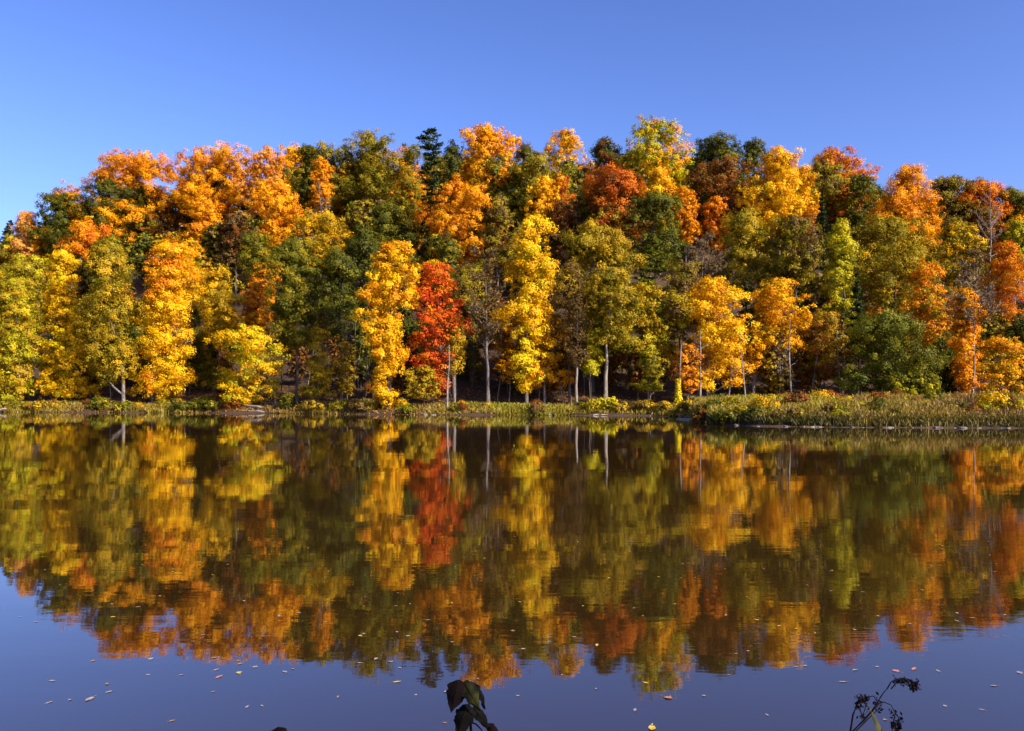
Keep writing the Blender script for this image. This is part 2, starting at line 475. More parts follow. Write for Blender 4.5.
def conifer(name, px, top, bot, hw, label, H=20, d=None, col='pine', droop=.12, whorls=None, gappy=.2, group=None, bark=DARKBARK, prof=None, size=.2):
    rng = np.random.default_rng(int(px * 77 + top))
    D = shore(px) + d if d is not None else solve_D(px, top, H)
    bx = world_x(px, D); gz = float(ground(bx, D)); zt = world_z(top, D) - gz
    zb = max(world_z(bot, D) - gz, .4)
    if d is None: zb = min(zb, .4 * zt)
    R = hw * D / F
    root = empty(name, (bx, D, gz))
    tb = Tubes()
    s = np.linspace(0, 1, 7)
    tb.add(np.stack([.02 * zt * np.sin(3 * s), 0 * s, -.3 + s * (zt + .2)], 1), .012 * zt * (1 - .93 * s), 7)
    P, Nn, U, tn = [], [], [], []
    nw = whorls or int((zt - zb) / .75)
    for i in range(nw):
        f = i / max(nw - 1, 1)
        z = zb + (zt - zb) * f
        prr = (1 - f) ** .8 if prof is None else np.interp(f, *prof)
        for k in range(7):
            if rng.uniform() < gappy: continue
            a = rng.uniform(0, 6.28)
            ln = R * (prr * rng.uniform(.65, 1.1) + .05)
            dv = np.array([np.cos(a), np.sin(a), -droop + .35 * f + rng.normal() * .06])
            b = np.array([0, 0, z + rng.uniform(-.25, .25)]); e = b + dv * ln
            tb.add([b, e], [.05, .012], 4)
            n = int(16 + 26 * ln)
            g = rng.uniform(.15, 1.05, n)
            sd = np.cross(dv, [0, 0, 1]); sd = sd / (np.linalg.norm(sd) + 1e-9)
            wdt = .30 * ln * (1.1 - .7 * g) + .12
            lat = rng.uniform(-1, 1, n)
            P.append(b + g[:, None] * (e - b) + sd * (lat * wdt)[:, None] + np.stack([0 * g, 0 * g, rng.normal(size=n) * .10 - .18 * np.abs(lat) * wdt], 1))
            Nn.append(unit(np.array([0, -.1, 1.0]) + .55 * rng.normal(size=(n, 3))))
            U.append(unit(dv + sd * lat[:, None] * .8))
            tn.append(np.clip(rng.normal(.5, .16) + rng.normal(size=n) * .16, 0, 1))
    P = np.concatenate(P); Nn = np.concatenate(Nn); U = np.concatenate(U)
    V, Q = leaf_quads(P, Nn, size * 1.25, rng, .42, U)
    obj_from('foliage', V, Q, LEAF[col], root, tint=np.concatenate(tn))
    tb.build('trunk', bark, root)
    tag(root, label, 'tree', group)
    TREES_DONE.append((px, top, hw, D))
    return root

G = 'trees of the wooded hill'
def T(*a, **k):
    k.setdefault('group', G)
    return tree('broadleaf_tree', *a, **k)
# ---- skyline and upper slope
conifer('pine_tree', 10, 222, 320, 30, 'dark green pine at the left end of the hill, lowest on the skyline', 27, gappy=.1, group=G)
T(27, 211, 236, 13, 19, 'round', 'peach', 'small pale orange crown poking above the skyline beside the leftmost pine')
T(65, 195, 246, 29, 20, 'dome', 'green', 'round dark green crown on the skyline left of the first big orange tree', col2='dark', frac=.4)
T(108, 177, 216, 21, 20, 'round', 'dark', 'dark green crown tucked under the left side of the first orange skyline tree')
T(134, 157, 212, 42, 23, 'dome', 'orange', 'broad orange crown on the skyline, leftmost of the big orange ones', col2='amber', frac=.35)
T(46, 229, 262, 19, 16, 'round', 'gold', 'small golden crown just right of the leftmost dark pine', col2='amber', frac=.3)
T(113, 203, 234, 30, 17, 'dome', 'amber', 'flat amber crown below the leftmost big orange skyline tree', col2='olive', frac=.2)
T(88, 222, 264, 21, 17, 'round', 'orange', 'small reddish orange crown between the golden column and the olive tree on the left', col2='flame', frac=.3)
T(150, 205, 246, 25, 18, 'dome', 'olive', 'olive crown beneath the leftmost big orange skyline tree', col2='khaki', frac=.3)
T(200, 195, 265, 26, 20, 'oval', 'orange', 'tall orange crown running down the slope left of the dark gap', col2='amber', frac=.3)
T(221, 150, 212, 38, 24, 'dome', 'amber', 'big amber crown on the skyline, left half of the twin orange domes', col2='orange', frac=.45)
bare_tree('bare_tree', 226, 186, 20, 'grey purple leafless tree in front of the big amber skyline crown', 19, leaves=('brown', 500), group=G)
T(236, 214, 268, 20, 17, 'round', 'brown', 'dull dark brown crown in the shaded gap below the twin orange domes', col2='rust', frac=.3)
bare_tree('bare_tree', 254, 142, 14, 'half bare tree with thin pinkish orange leaves at the tip of the twin domes', 24, leaves=('peach', 1500), group=G)
T(267, 147, 205, 20, 24, 'oval', 'orange', 'pinkish orange crown at the tip of the twin orange domes', col2='peach', frac=.5)
T(292, 146, 208, 19, 24, 'round', 'amber', 'amber crown on the skyline forming the right end of the twin domes', col2='gold', frac=.3)
T(278, 184, 240, 28, 21, 'dome', 'orange', 'wide orange crown lower down the slope under the twin orange domes', col2='amber', frac=.35)
bare_tree('bare_tree', 324, 176, 14, 'dark leafless brown tree in the gap right of the twin orange domes', 19, leaves=('brown', 700), group=G)
T(321, 158, 186, 11, 21, 'round', 'orange', 'small orange crown under the flat olive skyline crown', col2='amber', frac=.3)
T(318, 147, 170, 26, 21, 'spread', 'dark', 'flat dark olive crown on the skyline right of the twin orange domes', col2='olive', frac=.35)
T(373, 138, 172, 32, 22, 'dome', 'olive', 'broad dark olive dome on the skyline left of the tall pine', col2='green', frac=.45)
T(362, 163, 224, 32, 21, 'dome', 'amber', 'wide amber crown under the dark olive skyline dome', col2='gold', frac=.4)
T(402, 150, 178, 20, 21, 'round', 'amber', 'amber crown on the shoulder between olive dome and tall pine', col2='orange', frac=.3)
T(326, 214, 248, 27, 17, 'dome', 'khaki', 'yellowish olive crown in the middle of the slope left of the dark green trees', col2='gold', frac=.35)
T(256, 230, 270, 18, 17, 'round', 'olive', 'green olive crown below the dark gap at left', col2='green', frac=.4)
T(388, 206, 254, 31, 19, 'dome', 'dark', 'dark green crown on mid slope straight above the tall golden column', col2='green', frac=.3)
T(411, 180, 220, 22, 20, 'round', 'olive', 'mottled olive crown with orange patches left of the big orange mid slope tree', col2='orange', frac=.3)
T(437, 160, 210, 30, 21, 'dome', 'green', 'deep green crown directly below the tall skyline pine', col2='olive', frac=.4)
conifer('pine_tree', 432, 130, 190, 15, 'tall dark pine with tiered top above the skyline', 31, whorls=24, gappy=.3, group=G, prof=([0, .3, .55, .75, .9, 1], [.9, .7, .9, .5, 1.0, .25]))
bare_tree('bare_tree', 418, 144, 10, 'thin brown bare tree just left of the tall skyline pine', 23, leaves=('brown', 500), group=G)
T(453, 145, 175, 11, 23, 'oval', 'dark', 'small dark green crown just right of the tall skyline pine')
T(460, 178, 258, 38, 23, 'oval', 'orange', 'big bright orange tree alone among greens on mid slope above the red tree', spot=(478, 195, 28), col2='amber')
T(490, 127, 170, 31, 25, 'dome', 'amber', 'bright orange skyline crown right of the tall pine', col2='orange', frac=.4)
T(500, 158, 192, 23, 20, 'dome', 'green', 'dark green crown below the orange skyline crown right of the pine', col2='dark', frac=.4)
bare_tree('bare_tree', 533, 132, 14, 'bare twiggy tree on the skyline between the two orange crowns near the centre', 25, group=G)
T(528, 146, 178, 16, 22, 'round', 'brown', 'brownish crown under the bare twigs at the centre of the skyline', col2='dark', frac=.5)
T(566, 131, 175, 19, 25, 'oval', 'gold', 'yellow orange crown on the skyline at the centre', col2='amber', frac=.55)
T(537, 160, 190, 37, 20, 'spread', 'olive', 'wide olive green crown below the central skyline trees', col2='green', frac=.5)
T(543, 176, 232, 16, 20, 'column', 'amber', 'narrow amber tree running down the upper slope at the centre', col2='gold', frac=.4)
T(560, 177, 214, 15, 19, 'round', 'flame', 'small red orange crown beside the narrow amber tree at the centre', col2='orange', frac=.4)
T(562, 204, 244, 20, 17, 'dome', 'rust', 'rusty brown crown below the small red orange one at the centre', col2='brown', frac=.4)
T(606, 139, 175, 22, 22, 'round', 'dark', 'dark brown green skyline crown left of the tallest yellow green tree', col2='rust', frac=.3)
T(657, 121, 180, 37, 26, 'round', 'lime', 'largest yellow green crown, highest point of the skyline', spot=(690, 152, 26), col2='amber')
T(714, 138, 176, 22, 23, 'dome', 'green', 'dark green skyline crown right of the tallest yellow green tree', col2='dark', frac=.4)
T(748, 142, 176, 21, 22, 'dome', 'dark', 'dark green skyline crown next to the big golden one on the right', col2='green', frac=.4)
T(617, 169, 208, 28, 24, 'dome', 'flame', 'red orange crown left below the tallest yellow green tree', col2='rust', frac=.45)
T(660, 165, 198, 17, 20, 'oval', 'gold', 'small golden crown straight below the tallest yellow green tree', col2='amber', frac=.4)
T(592, 186, 234, 24, 19, 'dome', 'brown', 'dull brown olive crown left of the red orange mid slope tree', col2='olive', frac=.5)
T(686, 187, 212, 14, 17, 'round', 'orange', 'small orange crown between green trees right of centre', col2='amber', frac=.3)
T(716, 198, 226, 14, 16, 'round', 'flame', 'small rust red crown peeping out below the dark red oak', col2='orange', frac=.3)
T(724, 163, 220, 34, 21, 'dome', 'rust', 'wide dark red brown oak crown on the upper slope left of the big golden tree', col2='brown', frac=.25)
T(779, 150, 224, 32, 27, 'oval', 'gold', 'big golden crown standing over the right half of the hill', col2='amber', frac=.35)
T(802, 196, 236, 12, 17, 'oval', 'flame', 'narrow rust orange crown on the right edge of the big golden one', col2='rust', frac=.4)
T(822, 164, 218, 24, 21, 'dome', 'olive', 'dull olive crown right of the big golden tree', col2='brown', frac=.3)
T(837, 151, 190, 25, 23, 'dome', 'flame', 'red orange skyline crown right of the big golden tree', col2='orange', frac=.3)
T(862, 175, 220, 21, 20, 'round', 'dark', 'dark green crown between red orange and amber skyline trees on the right', col2='green', frac=.4)
T(905, 168, 238, 31, 26, 'oval', 'orange', 'big orange amber crown on the right part of the skyline', col2='amber', frac=.55)
bare_tree('bare_tree', 940, 174, 14, 'thin pinkish brown bare tree right of the big orange amber crown', 20, leaves=('peach', 400), group=G)
T(955, 178, 238, 29, 20, 'dome', 'olive', 'brownish olive crown right of the big orange amber crown', col2='brown', frac=.45)
T(984, 184, 224, 23, 20, 'dome', 'flame', 'red orange crown under the bare twigs near the right end of the skyline', col2='orange', frac=.5)
bare_tree('bare_tree', 990, 171, 19, 'bare grey tree with fine twigs on the skyline near the right edge', 25, group=G)
T(1014, 190, 240, 20, 20, 'dome', 'green', 'dark green crown on the skyline at the right edge', col2='olive', frac=.3)
T(1045, 200, 260, 26, 20, 'dome', 'amber', 'amber crown cut off by the right edge of the picture', col2='olive', frac=.3)
T(-16, 236, 300, 26, 18, 'dome', 'olive', 'olive crown cut off by the left edge of the picture', col2='gold', frac=.3)
# ---- middle slope
T(22, 256, 330, 30, 17, 'dome', 'olive', 'mottled olive tree at the left edge above the bank', col2='lime', frac=.4)
T(220, 270, 335, 26, 18, 'oval', 'khaki', 'yellowish olive tree left of the orange slanting crown', col2='gold', frac=.3)
T(190, 240, 300, 20, 18, 'oval', 'amber', 'amber crown behind the yellow left bank tree', col2='khaki', frac=.4)
T(364, 226, 335, 25, 20, 'oval', 'dark', 'very dark green tree left of the tall golden column')
T(340, 250, 340, 22, 20, 'oval', 'dark', 'dark green tree behind the trunk with green leaves at left of centre', col2='green', frac=.3)
T(592, 225, 300, 34, 22, 'dome', 'olive', 'wide mottled olive oak on mid slope right of the yellow centre tree', col2='khaki', frac=.35)
T(655, 195, 262, 32, 20, 'dome', 'green', 'rounded green crown on mid slope under the small golden crown', col2='dark', frac=.4)
T(610, 205, 250, 22, 18, 'dome', 'khaki', 'brownish khaki crown above the wide olive oak', col2='brown', frac=.5)
conifer('hemlock_tree', 653, 236, 335, 27, 'layered green hemlock with flat drooping tiers right of centre', d=24, col='hemlock', gappy=.05, group=G, prof=([0, .3, .6, .85, 1], [1, .95, .75, .4, .05]))
bare_tree('bare_tree', 703, 226, 26, 'greyish leafless tree right of the layered hemlock', 20, leaves=('brown', 1500), group=G, dens=1.2)
T(745, 214, 296, 28, 20, 'dome', 'olive', 'olive crown below the dark red oak', col2='khaki', frac=.35)
T(795, 216, 306, 33, 21, 'dome', 'olive', 'large dull olive oak below the big golden tree', col2='brown', frac=.25)
conifer('spruce_tree', 822, 194, 262, 10, 'slim dark spruce between olive crowns on the right', 21, gappy=.05, group=G)
T(842, 217, 290, 18, 25, 'oval', 'lime', 'bright yellow green crown alone on the right middle slope', col2='green', frac=.15)
conifer('spruce_tree', 857, 276, 345, 14, 'dark slim spruce above the big rounded green shrub', 20, gappy=.08, group=G)
T(893, 218, 320, 46, 21, 'dome', 'olive', 'broad olive brown crown below the big orange amber one on the right', col2='khaki', frac=.45)
T(926, 262, 330, 19, 18, 'oval', 'orange', 'orange patch of crown on the right of the broad olive brown tree', col2='khaki', frac=.3)
T(960, 222, 290, 22, 19, 'dome', 'olive', 'dark olive crown above the orange column on the right', col2='gold', frac=.2)
bare_tree('bare_tree', 976, 242, 20, 'brown leafless tree behind the orange column on the right', 19, leaves=('brown', 1500), group=G, dens=1.2)
T(1014, 222, 262, 16, 18, 'round', 'lime', 'yellow green crown at the right edge above the orange one', col2='green', frac=.4)
T(1006, 241, 322, 23, 20, 'oval', 'orange', 'bright orange tree at the right edge on mid slope', col2='flame', frac=.25)
T(1020, 318, 385, 22, 18, 'dome', 'dark', 'dark green tree low at the right edge', col2='green', frac=.3)
T(497, 196, 262, 22, 20, 'oval', 'olive', 'olive crown right of the big bright orange mid slope tree', col2='brown', frac=.4)
T(440, 232, 272, 22, 18, 'dome', 'dark', 'dark green crown between golden column and big orange tree', col2='olive', frac=.4)
T(570, 262, 335, 22, 19, 'oval', 'brown', 'thin brown tree between yellow centre tree and wide olive oak', col2='khaki', frac=.4, dens=.6)
T(680, 262, 320, 20, 18, 'dome', 'olive', 'olive crown behind the right golden maple', col2='brown', frac=.3)
# ---- trees along the far bank
F1 = 'trees along the far bank'
def B(*a, **k):
    k.setdefault('group', F1)
    return tree('broadleaf_tree', *a, **k)
B(16, 278, 398, 27, 18, 'dome', 'khaki', 'yellow green tree on the bank at the far left', col2='lime', frac=.5, d=5, flat=.7, tpx=20, bark=PALE)
B(64, 252, 396, 20, 22, 'column', 'gold', 'tall golden columnar tree on the left bank', d=7, col2='lemon', frac=.25, lobe=.9, tpx=71, bark=DARKBARK, prof=[(396, 66, 24), (375, 66, 27), (350, 66, 25), (325, 66, 18), (300, 65, 17), (275, 63, 17), (260, 62, 13), (252, 62, 6)])
B(110, 240, 384, 30, 21, 'oval', 'khaki', 'tall olive tree with pale trunk foot between golden columns on the left bank', d=4, col2='olive', frac=.5, tpx=124, bark=PALE, r0=.33)
B(168, 242, 398, 34, 22, 'oval', 'gold', 'wide golden tree with orange top on the left bank', d=7, col2='orange', spot=(160, 262, 36), flat=.6, dens=.85, tpx=152, prof=[(398, 158, 26), (380, 162, 36), (350, 174, 28), (320, 168, 26), (290, 164, 28), (262, 168, 22), (242, 170, 8)])
B(206, 330, 392, 16, 12, 'oval', 'olive', 'small olive tree between the wide golden tree and the rust bush', d=15, col2='green', frac=.4, bark=PALE, tpx=189)
B(224, 352, 400, 10, 9, 'oval', 'rust', 'narrow rust red sapling on the left bank', d=6)
B(256, 264, 345, 20, 18, 'oval', 'orange', 'slanting orange tree behind the leaning bank trunk', d=13, col2='rust', frac=.2, prof=[(345, 246, 15), (325, 250, 18), (300, 258, 17), (280, 266, 12), (264, 270, 5)])
B(252, 326, 406, 34, 12, 'dome', 'gold', 'low golden and yellow green tree on a pale trunk leaning over the water', d=3.2, col2='lime', frac=.5, flat=.5, dens=.85, tpx=277, bark=PALE, prof=[(406, 240, 10), (395, 248, 27), (375, 254, 32), (350, 254, 33), (335, 250, 26), (326, 252, 10)])
B(297, 240, 345, 28, 21, 'dome', 'green', 'tall green tree with a bare straight trunk left of centre', d=8, col2='olive', frac=.4, bark=BARK, flat=.8)
B(318, 328, 396, 16, 9, 'cone', 'khaki', 'small olive yellow sapling right of the straight bare trunk', d=4, col2='olive', frac=.4, flat=.6)
B(347, 340, 392, 15, 9, 'oval', 'khaki', 'small brownish yellow sapling in the shade left of the golden column', d=7, col2='brown', frac=.4, dens=.7, flat=.7)
B(388, 244, 409, 24, 22, 'column', 'gold', 'tall bright golden column hanging down to the water', d=1.8, col2='amber', frac=.3, lobe=.95, prof=[(410, 388, 9), (395, 385, 14), (378, 384, 13), (362, 390, 18), (345, 385, 17), (325, 382, 19), (305, 384, 22), (290, 390, 27), (270, 394, 27), (256, 397, 25), (244, 400, 11)], bark=DARKBARK)
B(434, 262, 382, 28, 17, 'oval', 'red', 'scarlet red tree beside the tall golden column', d=6.5, col2='flame', frac=.35, flat=.55, dens=.75, lobe=1.0, tpx=455, prof=[(394, 441, 8), (380, 438, 13), (365, 432, 19), (345, 425, 23), (328, 440, 20), (310, 440, 30), (292, 434, 26), (275, 436, 20), (262, 434, 7)])
B(424, 366, 398, 22, 7, 'dome', 'khaki', 'low yellow green sapling with flat sprays below the scarlet tree', d=5, col2='olive', frac=.5, flat=.35, dens=.6)
bare_tree('bare_tree', 489, 240, 24, 'grey brown bare tree with a straight pale trunk right of the scarlet tree', d=5, leaves=('brown', 1800), bark=BARK, r0=.30, group=F1, dens=1.3)
B(455, 318, 372, 12, 12, 'oval', 'khaki', 'thin olive tree on a pale trunk under the scarlet crown', d=6, bark=PALE, r0=.18, dens=.5)
B(530, 218, 392, 24, 24, 'oval', 'gold', 'tall golden yellow tree at the centre of the bank', d=6, col2='lemon', frac=.35, tpx=526, dens=.85, lobe=1.0, prof=[(388, 527, 14), (365, 530, 20), (345, 527, 24), (325, 525, 25), (300, 528, 22), (275, 529, 20), (250, 529, 16), (230, 533, 12), (218, 535, 5)])
B(537, 312, 388, 36, 12, 'dome', 'amber', 'orange brown tree below the golden yellow centre tree', d=9, col2='rust', frac=.35, flat=.6, tpx=544)
B(577, 296, 365, 16, 15, 'oval', 'brown', 'thin brown tree on a pale straight trunk right of the centre', d=5, bark=PALE, r0=.26, dens=.45)
B(590, 332, 374, 12, 10, 'oval', 'lime', 'small yellow green tree between two pale trunks at centre right', d=7, flat=.6, bark=DARKBARK)
B(612, 270, 345, 32, 18, 'dome', 'khaki', 'olive oak on the thick pale straight trunk right of centre', d=7, col2='olive', frac=.55, bark=PALE, tpx=605, r0=.36, flat=.8)
B(648, 284, 352, 32, 17, 'dome', 'khaki', 'yellowish olive tree below the layered hemlock', d=12, col2='lime', frac=.25, flat=.75)
B(650, 346, 390, 14, 9, 'cone', 'lime', 'small light green sapling with layered boughs on the bank right of centre', d=7, col2='olive', frac=.5, flat=.4, bark=PALE)
B(688, 346, 392, 15, 9, 'oval', 'orange', 'low orange brown sapling next to the yellow vine covered trunk', d=14, col2='rust', frac=.45, flat=.6)
B(712, 276, 386, 36, 16, 'dome', 'gold', 'spreading golden orange maple on a thin pale trunk right of centre', D=110, col2='amber', frac=.5, flat=.65, tpx=707, bark=PALE, r0=.2)
B(752, 330, 370, 14, 11, 'round', 'amber', 'small amber crown right of the spreading golden maple', D=113, col2='gold', frac=.3, bark=PALE, tpx=754, r0=.34, flat=.7)
B(471, 264, 385, 24, 19, 'oval', 'brown', 'dull brown tree in the shade behind the grey bare tree', d=18, col2='olive', frac=.45)
B(404, 304, 390, 15, 15, 'oval', 'dark', 'dark green tree in the gap between golden column and scarlet tree', d=20)
B(200, 284, 390, 18, 17, 'oval', 'olive', 'olive tree filling the gap right of the wide golden tree', d=18, col2='dark', frac=.4)
B(503, 300, 385, 15, 15, 'oval', 'rust', 'rust brown tree just left of the golden yellow centre tree', d=16, col2='khaki', frac=.3)
B(137, 300, 385, 14, 15, 'oval', 'dark', 'dark green tree in the gap left of the wide golden tree', d=20, col2='khaki', frac=.3)
B(86, 296, 385, 13, 15, 'oval', 'green', 'green tree in the gap right of the tall golden columnar tree', d=18, col2='olive', frac=.5)
conifer('spruce_tree', 745, 284, 345, 14, 'small dark spruce behind the spreading golden maple', d=42, gappy=.05, group=F1)
B(778, 280, 345, 27, 17, 'dome', 'amber', 'golden amber tree on two thin pale trunks right of the spreading maple', D=113, col2='gold', frac=.4, flat=.75, tpx=791, bark=PALE, r0=.2)
bare_tree('bare_tree', 780, 330, 10, 'very thin pale bare trunk under the golden amber tree', D=111, bark=PALE, r0=.13, leaves=('brown', 250), group=F1)
B(826, 310, 380, 24, 15, 'oval', 'khaki', 'olive and rust tree with a slim white trunk left of the big rounded green shrub', D=112, col2='rust', frac=.35, flat=.6, tpx=811, bark=PALE, r0=.19)
B(888, 314, 397, 43, 15, 'dome', 'green', 'big rounded green shrubby tree standing behind the meadow on the right', D=105, col2='hemlock', frac=.5)
B(917, 372, 399, 20, 5, 'dome', 'lime', 'yellow green bush at the right foot of the big rounded green shrub', D=101, col2='green', frac=.5)
B(940, 325, 396, 20, 13, 'oval', 'dark', 'dark green tree in the shade between green shrub and orange column', D=113)
B(964, 288, 392, 14, 18, 'column', 'orange', 'narrow orange column climbing the pale trunk on the right', D=107, col2='amber', frac=.4, bark=PALE, tpx=964)
bare_tree('bare_tree', 972, 246, 22, 'white trunked bare tree rising beside the orange column', D=106, bark=PALE, r0=.17, leaves=('brown', 900), group=F1, low=.5)
B(999, 338, 395, 27, 10, 'dome', 'amber', 'low amber brown tree at the right edge behind the meadow', D=109, col2='khaki', frac=.5, flat=.7, dens=.8)
B(-22, 300, 398, 20, 14, 'dome', 'gold', 'golden tree cut off by the left edge on the bank', d=5, flat=.7)
B(1050, 330, 395, 24, 11, 'dome', 'khaki', 'khaki tree cut off by the right edge behind the meadow', D=110, flat=.7)
# ---- bare standing trunks of the bank
for (px, D_, top, r, lean_, lab) in [(447, 108, 345, .16, 1, 'thin pale bare trunk just left of the paler one under the scarlet tree'),
                               (544, 112, 330, .16, 0, 'slim grey bare trunk beneath the orange brown centre tree'),
                               (624, 117, 345, .13, 9, 'thin leaning grey trunk right of the thick pale straight one'),
                               (700, 106, 330, .16, 0, 'thin pale trunk rising left of the spreading golden maple'),
                               (728, 108, 350, .14, 2, 'thin grey stem between golden maple and amber tree'),
                               (792, 107, 320, .15, -3, 'slender pale trunk right one of the pair at the meadow edge'),
                               (184, 128, 345, .13, 3, 'slim white trunk in the dark gap of the left bank'),
                               (210, 133, 350, .14, -2, 'short grey trunk in the dark gap of the left bank'),
                               (282, 122, 352, .12, 0, 'thin dark trunk right of the leaning pale one'),
                               (508, 113, 350, .13, 2, 'thin grey trunk between bare tree and golden centre tree')]:
    rng = np.random.default_rng(px)
    bx = world_x(px, D_); gz = float(ground(bx, D_)); zt = world_z(top, D_) - gz
    root = empty('bare_tree', (bx, D_, gz))
    tb = Tubes(); s = np.linspace(0, 1, 8)
    wob = np.cumsum(rng.normal(size=(8, 2)) * .06, 0)
    pts = np.stack([wob[:, 0] + lean_ * D_ / F * s, wob[:, 1], -.3 + s * (zt + .3)], 1)
    tb.add(pts, r * (1 - .7 * s), 7)
    for i in range(9):
        f = rng.uniform(.3, .95); b = np.array([np.interp(f, s, pts[:, k]) for k in range(3)])
        a = rng.uniform(0, 6.28); l = rng.uniform(.6, 1.6)
        tb.add([b, b + np.array([math.cos(a) * l * .6, math.sin(a) * l * .6, .35 * l]), b + np.array([math.cos(a) * l, math.sin(a) * l, .5 * l])], [.05, .035, .012], 4)
    tb.build('trunk', PALE if px not in (282, 624) else BARK, root)
    tag(root, lab, 'tree', 'bare trunks along the far bank')
# thin grey stems standing in the shade behind the first row
rng = np.random.default_rng(88)
for k in range(46):
    px = [rng.uniform(290, 380), rng.uniform(400, 560), rng.uniform(540, 700), rng.uniform(690, 870)][k % 4] if k < 40 else rng.uniform(10, 280)
    D_ = max(shore(px) + rng.uniform(6, 20), 107 + rng.uniform(0, 14)); bx = world_x(px, D_); gz = float(ground(bx, D_))
    zt = rng.uniform(6, 11); r = rng.uniform(.06, .12); lean_ = rng.normal() * .09 * zt
    root = empty('thin_tree', (bx, D_, gz)); tb = Tubes(); s = np.linspace(0, 1, 8)
    wob = np.cumsum(rng.normal(size=(8, 2)) * .07, 0)
    pts = np.stack([wob[:, 0] + lean_ * s, wob[:, 1], -.3 + s * (zt + .3)], 1); tb.add(pts, r * (1 - .7 * s), 6)
    for i in range(10):
        f = rng.uniform(.25, .97); b_ = np.array([np.interp(f, s, pts[:, q]) for q in range(3)]); a = rng.uniform(0, 6.28); l = rng.uniform(.5, 1.7)
        tb.add([b_, b_ + np.array([math.cos(a) * l * .6, math.sin(a) * l * .6, .3 * l]), b_ + np.array([math.cos(a) * l, math.sin(a) * l, .45 * l])], [.035, .025, .010], 4)
    tb.build('trunk', BARK if k % 3 else PALE, root)
    tag(root, 'thin leafless %s stem in the shade behind the bank trees' % ('grey' if k % 3 else 'pale'), 'tree', 'thin %s stems behind the bank trees' % ('grey' if k % 3 else 'pale'))
# ---- shaded understorey between the named trees (copies of six grown saplings)
protos = []
for i, (c1, c2) in enumerate([('olive', 'brown'), ('brown', 'rust'), ('green', 'olive'), ('khaki', 'brown'), ('dark', 'olive'), ('rust', 'khaki')]):
    rng = np.random.default_rng(900 + i)
    Ts, Rs = (np.array(v, float) for v in SHAPES[['dome', 'oval', 'round'][i % 3]])
    V, Q, tint, mi, C, lr = crown_mesh(rng, Ts, 0 * Ts, Rs * 2.9, 1.6, 9.6, .26, None, .35, .8, .8)
    root = empty('understorey_tree', (0, 0, 0))
    obj_from('crown', V, Q, [LEAF[c1], LEAF[c2]], root, tint=tint, mi=mi)
    trunk_tubes(rng, 9.6, .13, C, 1.6, 9.6, limbs=6).build('trunk', BARK, root)
    protos.append(root)
rng = np.random.default_rng(42)
UL = ['olive brown understorey tree in the shade between the larger trees', 'rust brown understorey tree in the shade between the larger trees',
      'green understorey tree in the shade between the larger trees', 'khaki understorey tree in the shade between the larger trees',
      'dark green understorey tree in the shade between the larger trees', 'rusty khaki understorey tree in the shade between the larger trees']
UG = ['olive brown understorey trees', 'rust brown understorey trees', 'green understorey trees', 'khaki understorey trees', 'dark green understorey trees', 'rusty khaki understorey trees']
used = set(); cnt = 0; spots = []
SKX = [-40, 0, 27, 65, 100, 130, 180, 220, 290, 373, 430, 490, 533, 566, 606, 657, 714, 780, 836, 905, 955, 985, 1024, 1070]
SKY_ = [236, 230, 226, 208, 190, 172, 178, 164, 160, 152, 164, 144, 160, 148, 154, 140, 154, 164, 166, 184, 190, 196, 204, 214]
PLAN = []
for px in np.arange(-24, 1060, 20.5):        # behind the ridge
    PLAN.append((px + rng.uniform(-5, 5), rng.uniform(206, 224), np.interp(px, SKX, SKY_) + rng.uniform(4, 22), None))
for px in np.arange(-20, 1056, 26.5):        # upper slope
    PLAN.append((px + rng.uniform(-6, 6), rng.uniform(168, 186), np.interp(px, SKX, SKY_) + rng.uniform(44, 66), None))
tries = 0
while len(PLAN) < 53 + 41 + 50 + 30 and tries < 4000:
    tries += 1
    px = rng.uniform(-30, 1054)
    bank = len(PLAN) >= 53 + 41 + 50
    off = rng.uniform(9, 22) if bank else 16 + 44 * rng.uniform(0, 1)
    D_ = max(shore(px) + off, 113 + .85 * off - 8); x = world_x(px, D_)
    if any((x - q[0]) ** 2 + (D_ - q[1]) ** 2 < 14 for q in spots): continue
    spots.append((x, D_)); PLAN.append((px, D_, None, rng.uniform(.5, .85) if bank else rng.uniform(.75, 1.1)))
for (px, D_, top, sc) in PLAN:
    x = world_x(px, D_); gz = float(ground(x, D_))
    if sc is None:
        sc = min((EYE + (HZ - top) * D_ / F - gz) / 9.6, 2.4)
        if sc < .6: continue
    i = int(rng.integers(0, 6))
    if D_ - shore(px) < 40: i = [1, 4, 0, 4, 1, 2][i]
    if i not in used:
        used.add(i); o = protos[i]; o.location = (x, D_, gz - .1); o.scale = (sc,) * 3
    else:
        o = copy_tree(protos[i], (x, D_, gz - .1), rng.uniform(0, 6.28), sc)
    tag(o, UL[i], 'tree', UG[i]); cnt += 1
for i in range(6):
    if i not in used:
        protos[i].location = (world_x(200 + 120 * i, 150), 150, float(ground(world_x(200 + 120 * i, 150), 150)))
        tag(protos[i], UL[i], 'tree', UG[i])

# ------------------------------------------------------------------ grass and weeds of the far bank (uncountable)
GRASS = leaf_mat('bank_grass', [(.11, .050, .020), (.18, .10, .024), (.25, .17, .026), (.31, .24, .020), (.23, .23, .014)], .3, .03)
SEDGE = leaf_mat('dark_sedge', [(.03, .032, .010), (.075, .070, .014), (.17, .13, .022)], .2, .03)
LITTER = leaf_mat('fallen_leaf_litter', [(.12, .045, .012), (.26, .10, .014), (.42, .20, .016)], .1, .03)

